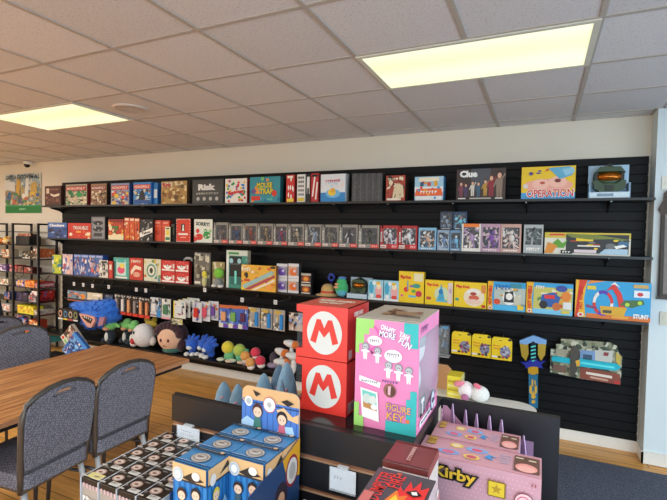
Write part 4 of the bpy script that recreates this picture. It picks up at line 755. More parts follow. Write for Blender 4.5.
# yellow / green
for i, (q, c1, c2, nm_) in enumerate([(228, FUZZ('#c9b82a', '#f0e04a'), FUZZ('#3f9a5a', '#8ad09a'), 'yellow'), (238.6, FUZZ('#8fb83a', '#c9d86a'), FUZZ('#3a9a6a', '#7ad0a8'), 'yellow green')]):
    t = thing('plush_toy', '%s domed plush toy with a green body lying on the low shelf' % nm_, 'plush toy', (at(q, 350, YP).x, YP + .02 * i, Z4), .2, PG)
    mb = MB(); mb.ell((0, 0, .155 - .02 * i), (.075, .065, .075), c1); mb.build('dome', t)
    mb = MB(); mb.ell((.02, 0, .06), (.065, .06, .06), c2); mb.ell((.08, .0, .12), (.035, .03, .045), c2, (0, .6, 0)); mb.build('body', t)
    mb = MB(); mb.ell((-.07, -.04, .022), (.05, .04, .02), FUZZ('#b8c4a0', '#e4e8d4')); mb.ell((.05, -.07, .02), (.05, .04, .018), FUZZ('#c4a890', '#e4d4c0')); mb.build('feet', t)
for i, (q, zz, c, nm_) in enumerate([(256, .15, ('#c81a3a', '#ec4a64'), 'red'), (247.6, .10, ('#d08a3a', '#f0b464'), 'orange'), (255, .055, ('#cf8d42', '#f0bc70'), 'pale orange'), (264, .085, ('#c81a3a', '#ea4860'), 'crimson')]):
    t = thing('plush_toy', 'round %s plush ball toy in the heap on the low shelf' % nm_, 'plush toy', (at(q, 355, YP).x, YP - .04 + (.03, .0, -.05, -.03)[i], Z4), 0, PG)
    mb = MB(); mb.ell((0, 0, zz), (.058, .055, .056), FUZZ(*c)); mb.build('ball', t)
    mb = MB(); mb.ell((.012, -.0, zz - .05), (.045, .045, .03), FUZZ('#d8d0c8', '#f0ece8')); 
    if zz > .09: mb.ell((0, .0, (zz - .07) / 2), (.03, .03, (zz - .05) / 2 + .01), FUZZ('#7a5a70', '#b0a0b0'))
    mb.build('base', t)
t = thing('plush_toy', 'grey and mauve plush toy at the right of the red ball ones', 'plush toy', (at(272, 355, YP).x, YP + .04, Z4), 0, PG)
mb = MB(); mb.ell((0, 0, .10), (.05, .05, .07), FUZZ('#2a2028', '#5a5060')); mb.build('head', t)
mb = MB(); mb.ell((0, -.03, .03), (.07, .05, .03), FUZZ('#8a7a9a', '#c8b8d0')); mb.build('body', t)
OR_ = FUZZ('#c05a18', '#f08a38')
for i, (q, zz) in enumerate([(283, .20), (290, .29), (297, .19), (287, .12)]):
    t = thing('plush_toy', 'white and orange striped plush toy, %s' % ['left one of the heap by the red boxes', 'topmost of the heap by the red boxes', 'rightmost of the heap by the red boxes', 'lowest of the heap by the red boxes'][i], 'plush toy', (at(q, 352, YP).x, YP - .02 + (.0, .05, -.05, -.09)[i], Z4), .3 * i, PG)
    zz += .0; mb = MB(); mb.ell((0, 0, zz), (.085, .05, .04), WHT, (0, .25, 0)); mb.ell((-.06, 0, zz + .015), (.03, .03, .026), WHT); mb.build('body', t)
    mb = MB(); mb.ell((.045, -.01, zz - .005), (.045, .053, .045), OR_, (0, .25, 0)); mb.build('stripe', t)
    mb = MB(); mb.ell((0, 0, max(.012, (zz - .02) / 2)), (.03, .03, max(.012, (zz - .02) / 2)), WHT); mb.build('legs', t)

# ================================================================== HANGING AT THE RIGHT
for i in range(3):
    q0, q1 = [(452, 470.6), (472.2, 490.6), (492, 511.6)][i]; pt, pb = [(331, 355.6), (333.6, 358.6), (336.6, 361.4)][i]
    y = 4.16; a = at(q0, pt, y); b = at(q1, pb, y); W, H = b.x - a.x, a.z - b.z
    t = thing('building_set_box', 'yellow hanging toy bag printed with a dark vehicle, %s of three' % ['left', 'middle', 'right'][i], 'toy bag', (a.x, y, b.z), 0, 'three yellow toy bags')
    mb = boxmesh(W, .05, H * .8, '#ecca1c', '#c4a414', art=[T('Dinos', .24, .78, .34, .08, '#d0421f'), SCR(.25, .62, .34, .1, '#d8803a', 4), E(.68, .48, .26, .3, '#8a8aa0'), BL(14, 170 + i, ['#2a2c44', '#b04a5a', '#4a5a8a', '#c0c0cc', '#6a3a4a'], .46, .22, .92, .78, .09), R(.02, .12, .3, .22, '#e8e4dc'), E(.4, .17, .07, .06, '#2a2c34'), E(.58, .16, .07, .06, '#b03a3a'), E(.76, .17, .07, .06, '#34364a')])
    mb.build('body', t, bevel=.002)
    mb = MB(); mb.prism([(0, H * .8), (W, H * .8), (W * .96, H * .93), (W * .8, H), (W * .1, H), (W * .02, H * .92)], .0, .025, M('#efd024', .45)); paint(mb, [R(.35, .25, .5, .4, '#3a3428'), E(.88, .6, .09, .25, '#26282c')], lambda u, v, o: (u * W, -o, H * (.8 + v * .2)), W, H * .2); mb.build('flap', t)
    mb = MB(); mb.tube([(W / 2, .0, H * .95), (W / 2, SY - y - .001, H * .97)], .003, WIRE, 6); mb.build('hanger', t)
# clear blister item beside the pink box
a = at(437.6, 324.6, 4.16); b = at(448.6, 357, 4.16); W, H = b.x - a.x, a.z - b.z
t = thing('blister_pack', 'clear grey blister pack with black and blue contents hanging left of yellow bags', 'blister pack', (a.x, 4.16, b.z))
mb = MB(); mb.box(0, .03, .03, W, .036, H, '#22262c'); mb.tube([(W / 2, .03, H * .9), (W / 2, SY - 4.161, H * .9)], .003, WIRE, 6); paint(mb, [BL(14, 5, ['#6a7c8a', '#2a3038', '#9ab0bc', '#3a5a78'], .1, .1, .9, .95, .15), E(.6, .9, .3, .06, '#5a9ac0')], lambda u, v, o: (u * W, .03 - o, .03 + v * (H - .03)), W, H - .03); mb.build('insert', t)
mb = MB(); mb.box(0, -.03, .02, W, .028, H * .92, FILM(.1)); mb.box(-.01, -.04, 0, W + .01, .04, .012, FILM(.3)); mb.build('cover', t, bevel=.004)
# blue and gold toy sword
c0 = at(533, 350, 4.2); t = thing('toy_sword', 'blue and gold toy sword in a shield shaped holder hanging on the wall', 'toy sword', (c0.x, 4.2, 0))
def q2(px, py, y=4.2): p = at(px, py, y); return (p.x - c0.x, p.z)
mb = MB(); mb.prism([q2(*q) for q in [(519.6, 342), (525, 340), (528, 341), (528.6, 354), (526, 361), (521.6, 356)]], 0, .03, M('#c9a840', .3, .5))
mb.prism([q2(*q) for q in [(538, 341), (541, 339.6), (546.4, 341.6), (545, 355), (541, 361), (538, 355)]], 0, .03, M('#c9a840', .3, .5)); mb.build('shield_side', t)
mb = MB(); mb.prism([q2(*q) for q in [(519.8, 343.4), (519.6, 340.6), (533.4, 335.4), (546.6, 340.2), (546.4, 344), (540, 344), (533, 342), (526, 344.6)]], -.004, .034, M('#7aa8dc', .35)); mb.build('shield_top', t)
mb = MB(); mb.prism([q2(*q) for q in [(531, 343), (533, 341), (536, 343), (536, 364), (530.6, 364)]], -.01, .02, M('#141c2a', .3)); 
for k in range(5): mb.prism([q2(530.8, 346 + 3.6 * k), q2(535.8, 345 + 3.6 * k), q2(535.8, 346.4 + 3.6 * k), q2(530.8, 347.4 + 3.6 * k)], -.014, -.009, '#4fd0c8')
mb.build('grip', t)
mb = MB(); mb.prism([q2(*q) for q in [(520.6, 361.6), (526, 362), (531, 359), (533, 362), (536, 359), (540, 361.6), (545.6, 360.4), (541, 364), (543, 368), (536, 366), (531, 366), (526, 368), (525, 364.6)]], -.02, .02, M('#26309a', .3)); mb.build('crossguard', t)
mb = MB(); mb.prism([q2(*q) for q in [(528, 365.6), (538, 365.6), (538.4, 374), (537, 373), (534, 374.6), (531, 374), (528.2, 372.6)]], -.012, .03, M('#d8a428', .3, .3)); mb.build('collar', t)
mb = MB(); mb.prism([q2(*q) for q in [(528.6, 373), (537.8, 374), (538, 408), (529, 407)]], -.006, .024, M('#1f6a8e', .4))
GD = '#d8aa3a'
for sh in ([(531.6, 379), (533.2, 379), (533.2, 386), (531.6, 386)], [(534.4, 380), (535.6, 380), (535.6, 386), (534.4, 386)], [(529.4, 386), (532, 384), (532, 395), (529.4, 392)], [(537, 386), (534.6, 384), (534.6, 395), (537, 392)], [(533.2, 390), (531, 397), (533.2, 399), (536, 397)], [(531.6, 400), (535.2, 400), (535.2, 403), (531.6, 403)]):
    mb.prism([q2(*q) for q in sh], -.009, -.005, GD)
mb.build('scabbard', t)
mb = MB(); p = q2(533, 344); mb.tube([(p[0], .03, p[1]), (p[0], SY - 4.201, p[1])], .003, WIRE, 6); mb.build('hanger', t)
# pixel sword on its card
y = 4.3; c0 = at(551, 383, y); t = thing('toy_sword_box', 'turquoise blocky toy sword mounted on a green and brown printed box card', 'boxed toy sword', (c0.x, y, 0))
def q3(px, py): p = at(px, py, y); return (p.x - c0.x, p.z)
mb = MB(); mb.prism([q3(*q) for q in [(550.4, 349), (556, 349), (556, 344), (561, 344), (561, 338.6), (590, 341), (611, 342.6), (617, 346), (619, 354), (622.4, 356), (620.6, 385), (580, 378.6), (550, 372)]], 0, .06, MO(['#3c4a34', '#6a6e52', '#a8a68a', '#2a3226', '#8a8a6e', '#c4c4ae'], 34, .4, 6), '#3a4034')
def sp(px, py): # polygons on the card face
    return q3(px, py)
for k, (pl, c) in enumerate([([(580, 367), (620, 374), (620.4, 385), (580, 378.4)], '#8a4634'), ([(586, 371.6), (612, 376), (612, 378.6), (586, 374)], '#e4d8c8'), ([(590, 376), (608, 379.6), (608, 381.4), (590, 378)], '#c8a088'), ([(595, 350), (613, 351), (612, 363), (594, 361)], '#c4c4bc'), ([(580, 350), (595, 351), (595, 361), (580, 359)], '#7a9ac4'), ([(583, 354), (592, 355), (592, 360), (583, 359)], '#33526a'), ([(556, 348.6), (567, 349.6), (567, 356), (556, 355)], '#a8a088'), ([(553, 364), (566, 366), (566, 373), (553, 370)], '#7a5a4a'), ([(604, 352), (609, 352.6), (608, 356), (603, 355.4)], '#8a3a34'), ([(614, 381), (620, 382), (620, 384), (614, 383)], '#c8302c'), ([(616, 352), (621, 356), (620, 366), (616, 362)], '#c8ac4a')]):
    mb.prism([sp(*q) for q in pl], -.001 - .0004 * k, .001, c)
mb.build('card_box', t)
TQ = M('#18b4c8', .35); TQ2 = M('#64e0e4', .35)
mb = MB()
pts = [(551, 360)]
def steps(x0, x1, y0, y1, n, up):
    o = []
    for i in range(n):
        u = i / n; o += [(x0 + (x1 - x0) * u, y0 + (y1 - y0) * u), (x0 + (x1 - x0) * (i + 1) / n, y0 + (y1 - y0) * u)]
    return o
top = steps(553, 568, 355.6, 357.8, 5, 1); bot = steps(568, 553, 362.6, 360.4, 5, 1)
mb.prism([q3(*q) for q in [(551, 358)] + top + [(570, 358)] + [(570, 363)] + bot], -.02, -.006, TQ)
top = steps(579, 616, 358.4, 363.4, 12, 1); bot = steps(616, 579, 370, 365.6, 12, 1)
mb.prism([q3(*q) for q in top + [(621, 366.6)] + bot], -.02, -.006, TQ)
mb.prism([q3(*q) for q in [(580, 361), (614, 366), (614, 368), (580, 363)]], -.021, -.019, TQ2); mb.build('blade', t)
mb = MB(); mb.prism([q3(*q) for q in [(574, 345), (577.6, 347), (580, 352), (577, 358), (578, 366), (575, 373), (571, 376), (569.4, 370), (571.6, 362), (569, 354), (571, 349)]], -.03, -.005, M('#4a453e', .5)); mb.build('handle_guard', t)
mb = MB(); mb.prism([q3(*q) for q in [(575, 360), (579, 358.6), (580, 364), (576.6, 366)]], -.034, -.03, '#d8a83a'); mb.build('gem', t)
mb = MB(); p = q3(590, 346); mb.tube([(p[0], .06, p[1]), (p[0], SY - y - .001, p[1])], .003, WIRE, 6); mb.build('hanger', t)

# things on the right projection
def wall_plate(lab, px0, px1, py0, py1, c, name='wall_plate'):
    a = at(px0, py0, 4.215); b = at(px1, py1, 4.215)
    mb = MB(); mb.box(a.x, 4.215, b.z, b.x, 4.224, a.z, c); mb.box(a.x + .02, 4.212, b.z + .03, b.x - .02, 4.2151, a.z - .03, c)
    return tag(mb.build(name, None, bevel=.0015), lab, 'switch plate')
wall_plate('white blank switch plate above the dark wooden frame', 662.2, 672, 176.6, 189.4, '#dfdcd0')
wall_plate('cream double switch plate low on the right wall', 660.2, 674, 311.6, 326, '#cfccba')
# dark wooden carved frame, cut by the picture edge
c0 = at(655, 250, 4.16); t = thing('carved_frame', 'dark weathered wooden frame with a notched top hanging at the right edge', 'wooden frame', (c0.x, 4.2, 0))
def q4(px, py): p = at(px, py, 4.2); return (p.x - c0.x, p.z)
WD = FUZZ('#2c241f', '#5a4c42', 40, .6)
L_ = [q4(*q) for q in [(667, 190.6), (664.4, 193), (663.6, 200), (658.4, 209.5), (661, 214), (660, 240), (657.4, 297), (656.2, 299)]]
xr = L_[0][0] + .30
mb = MB(); mb.prism([L_[0], (L_[0][0] + .15, L_[0][1] + .06), (xr, L_[0][1])] + [(xr + .02, L_[3][1]), (xr, L_[4][1]), (xr + .02, L_[-1][1])] + L_[::-1][:-1], -.0, .02, WD); mb.build('board', t, bevel=.004)
mb = MB(); mb.prism([q4(661.6, 216), q4(664.4, 216), q4(662, 296), q4(659, 296)], -.016, 0, FUZZ('#1f1a17', '#4a4038', 60, .6)); mb.prism([q4(659.4, 209), q4(664.6, 198), (xr - .04, L_[2][1]), (xr - .04, L_[2][1] - .03), q4(665.4, 203), q4(662, 211)], -.016, 0, WD); mb.build('moulding', t, bevel=.003)
mb = MB(); mb.prism([q4(665, 214), (xr - .06, q4(665, 214)[1]), (xr - .06, q4(662.6, 294)[1]), q4(662.6, 294)], -.006, -.001, FUZZ('#6a6058', '#8a8078', 30, .5)); mb.build('panel', t)

# ================================================================== LEFT RACK
BM = M('#17171a', .4)
RX = [-8.42, -7.79, -7.16, -6.56]; RY0, RY1 = 4.10, 4.37
RZ = [.30, .50, .69, .90, 1.11, 1.32, 1.52, 1.715]
t = thing('wire_rack', 'tall black metal rack with many tiers standing left of the slatted wall', 'rack', ((RX[0] + RX[-1]) / 2, (RY0 + RY1) / 2, 0))
ox, oy = t.location.x, t.location.y
for x in RX:
    mb = MB()
    for y in (RY0, RY1): mb.box(x - ox - .013, y - oy - .013, 0, x - ox + .013, y - oy + .013, 1.84, BM)
    mb.box(x - ox - .013, RY0 - oy, 1.815, x - ox + .013, RY1 - oy, 1.84, BM)
    mb.box(x - ox - .01, RY0 - oy, .10, x - ox + .01, RY1 - oy, .12, BM)
    mb.build('side_frame', t)
for z in RZ:
    mb = MB()
    if z == 1.715: mb.box(RX[0] - ox, RY0 - oy, z - .008, RX[-1] - ox, RY0 - oy + .012, z, BM); mb.box(RX[0] - ox, RY1 - oy - .012, z - .008, RX[-1] - ox, RY1 - oy, z, BM)
    else:
        mb.box(RX[0] - ox + .014, RY0 - oy + .0, z - .014, RX[-1] - ox - .014, RY1 - oy, z, BM)
    mb.build('tier', t)
for i in (1, 2):
    mb = MB(); mb.tube([(RX[i] - ox, RY1 - oy, 1.2), (RX[i + 1] - ox, RY1 - oy, .7)], .004, BM, 6); mb.tube([(RX[i] - ox, RY1 - oy, .7), (RX[i + 1] - ox, RY1 - oy, 1.2)], .004, BM, 6); mb.build('brace', t)
RG = 'packets and boxes on the black rack'
def rackbox(lab, px0, px1, z, h, cols, seed, y=4.12, D=.14, name='toy_packet', cat='toy packet', side=None):
    a = at(px0, 260, y).x; b = at(px1, 260, y).x
    for x in RX:
        if a - .014 < x < b + .014:
            pass
    a2, b2 = a, b
    o = boxmesh(b2 - a2, D, h, MO(cols, 26, .4, seed), side or cols[0], art=[R(.03, .04, .97, .14, cols[1]), BL(9, seed, cols, .03, .15, .97, .95, .14)]).build(name, None, (a2, y, z), None, .003)
    return tag(o, lab, cat, RG)
def endbox(lab, x0, x1, y, D, z, h, cols, seed, name='toy_packet'):
    o = boxmesh(x1 - x0, D, h, MO(cols, 26, .4, seed), cols[0], art={'r': [BL(12, seed, cols, .03, .08, .97, .95, .12), R(.03, .04, .97, .14, cols[1])], 'f': [BL(9, seed, cols, .03, .15, .97, .95, .14)]}).build(name, None, (x0, y, z), None, .003)
    o.data.materials.append(M('#222222')); return tag(o, lab, 'toy packet', RG)
def sack(lab, px0, px1, z, h, cols, seed, y=4.17):
    a = at(px0, 260, y).x; b = at(px1, 260, y).x; w = (b - a) / 2
    mb = MB(); m = MO(cols, 30, .35, seed); mb.ell((0, 0, h * .45), (w, .06, h * .45), m, noise=.05, nu=14, nv=8); mb.ell((-w * .2, -.01, h * .75), (w * .6, .045, h * .25), m, noise=.05); mb.box(-w * .8, -.03, 0, w * .8, .03, .01, m)
    return tag(mb.build('toy_packet', None, ((a + b) / 2, y, z)), lab, 'toy packet', RG)
sack('orange packet on the highest tier at the picture edge', -3, 5, RZ[6] + .0, .10, ['#c8701f', '#e8a83a', '#8a4a18'], 3)
sack('yellow and orange snack-like packet, left end of the second tier', 4.6, 9.5, RZ[6], .11, ['#e0902a', '#f0d06a', '#b04a1c', '#efe2c0'], 4)
t = thing('storage_bin', 'black bin filled with orange and red packets on the second tier', 'bin', (at(16, 245, 4.13).x, 4.13, RZ[6]), 0, RG)
w = at(29.5, 245, 4.13).x - at(16, 245, 4.13).x
mb = MB(); mb.box(0, 0, 0, w, .006, .13, '#141416'); mb.box(0, .16, 0, w, .166, .13, '#141416'); mb.box(0, 0, 0, .006, .166, .13, '#141416'); mb.box(w - .006, 0, 0, w, .166, .13, '#141416'); mb.box(0, 0, 0, w, .166, .006, '#141416'); mb.build('bin_body', t)
for i in range(6):
    o = boxmesh(w / 7.2, .11, .155, MO(['#b8442a', '#d8a890', '#2a1c1a', '#e08a5a'], 60, .4, i), '#3a2420').build('toy_packet', None, (at(16, 245, 4.13).x + .01 + i * (w - .02) / 6, 4.15 + .004 * (i % 2), RZ[6] + .008)); tag(o, 'orange and red packet standing in the black bin', 'toy packet', 'packets in the black bin')
rackbox('black and white packet on the third tier', 22.5, 30, RZ[5], .11, ['#1b1a18', '#d8d4c8', '#6a5a3a', '#2a2a28'], 5)
rackbox('brown and black packet on the third tier beside the black and white one', 30.6, 35.2, RZ[5], .12, ['#6a4420', '#1d1a18', '#c9b090', '#3a2c1c'], 6)
endbox('orange and white packet on the third tier behind the yellow green box', -6.72, -6.585, 4.13, .12, RZ[5], .15, ['#c8663a', '#e8dccc', '#8a3a24', '#e09a5a'], 7)
endbox('orange striped packet on the third tier at its right end', -6.72, -6.585, 4.255, .1, RZ[5], .14, ['#d8763a', '#efe2d0', '#8a4a34', '#c85a3a'], 8)
rackbox('purple and white packet on the fourth tier', -1, 6.2, RZ[4], .09, ['#6a4a80', '#e8e4ea', '#3a2a4a', '#b0a0c4'], 9)
rackbox('red and pink packet on the fourth tier', 9.4, 16.6, RZ[4], .10, ['#a8343a', '#e0a8a8', '#5a2028', '#d86a60'], 10)
rackbox('brown maroon packet on the fourth tier', 17.4, 23, RZ[4], .09, ['#5a2a24', '#8a5a4a', '#3a1a18', '#a87a60'], 11)
rackbox('white and purple box on the fifth tier', 16.2, 24, RZ[3], .09, ['#d8d0d8', '#6a2a8a', '#e8b030', '#e8e4e4'], 12)
rackbox('orange box on the fifth tier', 25, 34, RZ[3], .10, ['#e0822a', '#f0b060', '#c85a1c', '#e8923a'], 13)
for i in range(4): endbox('flat %s board card, %s of the stack on the fifth tier' % (['red', 'white', 'pink', 'crimson'][i], ['bottom', 'second', 'third', 'top'][i]), -6.78, -6.585, 4.13, .22, RZ[3] + i * .021, .019, [['#b82a30', '#d8d0cc'], ['#dcd8d4', '#c83a3a'], ['#d07a80', '#e8d8d8'], ['#a82430', '#c85a5a']][i], 14 + i)
rackbox('blue and orange packet on the sixth tier at the left', 4, 9.4, RZ[2], .10, ['#27407e', '#e08a3a', '#5a7ac0', '#182850'], 20)
rackbox('navy packet with a white scribble on the sixth tier', 16, 27.5, RZ[2], .12, ['#1d1a2c', '#2a2440', '#5a4a80', '#141220'], 21)
endbox('red boxed set of small black and white figures on the sixth tier', -6.8, -6.585, 4.13, .22, RZ[2], .16, ['#b8302c', '#1a1a20', '#e0dcd4', '#4a6ab0'], 22)
rackbox('yellow box on the seventh tier', 17, 33.5, RZ[1], .12, ['#d8c82a', '#e8e04a', '#b89a1c', '#e0a040'], 23)
endbox('white and red packet on the seventh tier', -6.8, -6.585, 4.13, .22, RZ[1], .07, ['#d0ccc4', '#a8443a', '#8a8a84', '#e0dcd4'], 24)
sack('red and blue packet on the lowest tier', 16, 27.5, RZ[0] + .0, .16, ['#b83a3a', '#e0c8c0', '#27346a', '#5a80c0'], 25, y=4.2)
rackbox('cream and orange packet at the left of the third tier', 2, 9, RZ[5], .12, ['#c9b89a', '#e0823a', '#8a5a3a', '#e8e0d0'], 61)
sack('golden orange packet on the second tier beside the left frame', 7.4, 11.4, RZ[6], .12, ['#d89a2a', '#f0c85a', '#a85a1c', '#f0e0b8'], 62, y=4.2)
rackbox('white and black packet at the right of the third tier', 35.6, 38.6, RZ[5], .11, ['#d8d0c0', '#2a2420', '#c8843a', '#efe8dc'], 63)
rackbox('dark red packet on the fourth tier left of the right frame', 24, 32, RZ[4], .08, ['#4a1c1c', '#a83a34', '#2a1414', '#c8a090'], 64)
rackbox('cream packet on the fifth tier at the picture edge', 0, 8, RZ[3], .09, ['#b8ac94', '#e8e2d4', '#8a7a5a', '#c8503a'], 65)
rackbox('silver grey packet on the sixth tier beside the navy one', 28.4, 36.5, RZ[2], .10, ['#6a6a70', '#a8a8b0', '#c83a3a', '#2a2a30'], 66)
rackbox('white packet on the seventh tier at the picture edge', 0, 9.4, RZ[1], .10, ['#d4d0ca', '#a8a4a0', '#c87a6a', '#efece8'], 67)
rackbox('red and orange packet low on the rack beside the blue red one', 28.6, 37.5, RZ[0], .12, ['#b8442a', '#e0983a', '#5a1c18', '#e8d8b8'], 68)
# on and near the floor
def leanbox(lab, px, py, y, W, H, D, rot, cols, seed, art, name='toy_box', group=None):
    p = at(px, py, y); o = boxmesh(W, D, H, MO(cols, 24, .4, seed), cols[0], art=art).build(name, None, p, rot, .002); return tag(o, lab, 'toy box', group)
def floorbox(lab, px0, px1, py1, y, H, D, cols, seed, z0=0):
    a = at(px0, py1, y).x; b = at(px1, py1, y).x
    o = boxmesh(b - a, D, H, MO(cols, 20, .4, seed), cols[0], art=[BL(8, seed, cols, .05, .1, .95, .9, .16)]).build('toy_box', None, (a, y, z0), None, .002); return tag(o, lab, 'toy box')
floorbox('yellow box with red spots low on the rack', 19, 33.4, 340, 4.12, .15, .2, ['#d8a02a', '#c8382a', '#e8c84a', '#7a4a2a'], 30, .125)
floorbox('teal box low on the rack behind the table', 35.5, 49, 342, 4.12, .11, .2, ['#2f8a90', '#6ab8b4', '#3a5a60', '#c9c04a'], 31, .125)
t_ = [o for o in S.objects if o.name == 'wire_rack'][0]
mb2 = MB(); mb2.box(RX[0] - ox + .014, RY0 - oy, .111, RX[-1] - ox - .014, RY1 - oy, .124, BM); mb2.build('tier', t_)
# tilted boxes piled on a low stand beside the rack
ztop = .34
t = thing('display_stand', 'low black stand under the tilted boxes in front of the rack', 'stand', (-5.72, 3.78, 0))
mb = MB(); mb.box(-.2, -.14, .10, .2, .14, .12, BM)
for sx in (-.18, .18):
    for sy in (-.12, .12): mb.box(sx - .01, sy - .01, 0, sx + .01, sy + .01, .10, BM)
mb.build('table_top', t)
leanbox('bright blue tilted toy box, lower of the two leaning beside the rack', 62, 350, 3.72, .30, .30, .05, (-.15, .62, 0), ['#2a6ab8', '#6aa8e0', '#1d3f80', '#d8dce4'], 33, [R(.0, .85, 1, 1, '#3a8ad8'), BL(12, 3, ['#8ac0f0', '#1a3a7a', '#e4e8ec', '#5a4a8a'], .05, .05, .95, .85, .15)])
leanbox('white and green edged tilted toy box, upper of the two leaning beside the rack', 60.4, 337, 3.78, .34, .24, .05, (-.15, .72, 0), ['#d0ccbc', '#6a4a3a', '#3a2a24', '#c8a890'], 34, [R(0, 0, 1, .26, '#dfe2d4'), E(.1, .13, .07, .09, '#d0382c'), R(.2, .06, .9, .2, '#8ac07a'), BL(14, 6, ['#5a3028', '#c08a80', '#2a1e1c', '#a8a094'], .08, .32, .95, .95, .14)])
for i in range(4):
    p = at(58 + 5 * i, 318, 4.0)
    mb = boxmesh(.10, .03, .15, '#1b1a1c', '#141416', art=[E(.5, .55, .36, .3, ['#d8a08a', '#3a8ac0', '#c8b4a0', '#8a9a60'][i]), E(.5, .55, .24, .2, '#1b1a1c'), R(.05, .02, .95, .16, ['#e0e0dc', '#d8c04a', '#b04a4a', '#c8d0d4'][i])])
    o = mb.build('toy_card', None, (p.x, 4.0, at(58, 319, 4.0).z)); tag(o, 'black carded ring toy, %s of four in front of the rack' % ['leftmost', 'second', 'third', 'rightmost'][i], 'carded toy', 'black carded ring toys')
    mb = MB(); mb.tube([(.05, .03, .14), (.05, SY - 4.0 - .02, .15)], .0025, WIRE, 6); mb.build('hanger', o)

# ================================================================== TABLE AND CHAIRS
def tablemat():
    m = bpy.data.materials.new('table_wood'); nt, N, L, b = nodes(m)
    tc = N.new('ShaderNodeTexCoord'); mp = N.new('ShaderNodeMapping'); mp.inputs['Scale'].default_value = (26, 1.6, 1)
    no = N.new('ShaderNodeTexNoise'); no.inputs['Scale'].default_value = 1.6; no.inputs['Detail'].default_value = 6
    cr = N.new('ShaderNodeValToRGB'); e = cr.color_ramp.elements; e[0].position = .28; e[0].color = lin('#7a4c2a'); e[1].position = .75; e[1].color = lin('#d09a64'); q = e.new(.5); q.color = lin('#a8713f')
    L.new(tc.outputs['Object'], mp.inputs['Vector']); L.new(mp.outputs['Vector'], no.inputs['Vector']); L.new(no.outputs['Fac'], cr.inputs['Fac']); L.new(cr.outputs['Color'], b.inputs['Base Color'])
    b.inputs['Roughness'].default_value = .38
    return m
tb = thing('dining_table', 'long wood grained table with dark folding legs on the left of the room', 'table', (-3.0, 1.45, 0))
tw, t0, t1 = .48, -1.35, 1.31
mb = MB(); mb.box(-tw, t0, .722, tw, t1, .75, dict(d=M('#c08a62', .5), t=tablemat(), u=M('#3a2c22'))); mb.build('tabletop', tb, bevel=.003)
mb = MB()
for b_ in ((-tw + .03, t0 + .05, -tw + .05, t1 - .05), (tw - .05, t0 + .05, tw - .03, t1 - .05), (-tw + .03, t1 - .07, tw - .03, t1 - .05), (-tw + .03, t0 + .05, tw - .03, t0 + .07)): mb.box(b_[0], b_[1], .69, b_[2], b_[3], .722, '#19181a')
mb.build('apron', tb)
for yy in (-.95, .95):
    for sx in (-1, 1):
        mb = MB(); mb.tube([(sx * .36, yy - .09, .70), (sx * .36, yy - .02, .0)], .014, M('#3a3c40', .35, .6)); mb.tube([(sx * .36, yy + .09, .70), (sx * .36, yy + .02, .0)], .014, M('#3a3c40', .35, .6)); mb.box(sx * .36 - .016, yy - .04, 0, sx * .36 + .016, yy + .04, .012, '#1a1a1c'); mb.build('leg', tb)
    mb = MB(); mb.tube([(-.36, yy, .2), (.36, yy, .2)], .011, M('#3a3c40', .35, .6)); mb.build('stretcher', tb)

def chairfabric():
    m = bpy.data.materials.new('chair_fabric'); nt, N, L, b = nodes(m)
    tc = N.new('ShaderNodeTexCoord'); mp = N.new('ShaderNodeMapping'); mp.inputs['Rotation'].default_value = (0, 0, 0); vo = N.new('ShaderNodeTexVoronoi'); vo.inputs['Scale'].default_value = 85; vo.inputs['Randomness'].default_value = .45; mp.inputs['Rotation'].default_value = (.35, .2, .5)
    cr = N.new('ShaderNodeValToRGB'); e = cr.color_ramp.elements; e[0].position = .15; e[0].color = lin('#8e8e9c'); e[1].position = .6; e[1].color = lin('#5c5f6b')
    L.new(tc.outputs['Object'], mp.inputs['Vector']); L.new(mp.outputs['Vector'], vo.inputs['Vector']); L.new(vo.outputs['Distance'], cr.inputs['Fac']); L.new(cr.outputs['Color'], b.inputs['Base Color'])
    b.inputs['Roughness'].default_value = .85
    return m
CF = chairfabric(); CFR = M('#5a544e', .35, .5); CSL = M('#c4c8cc', .3, .3)
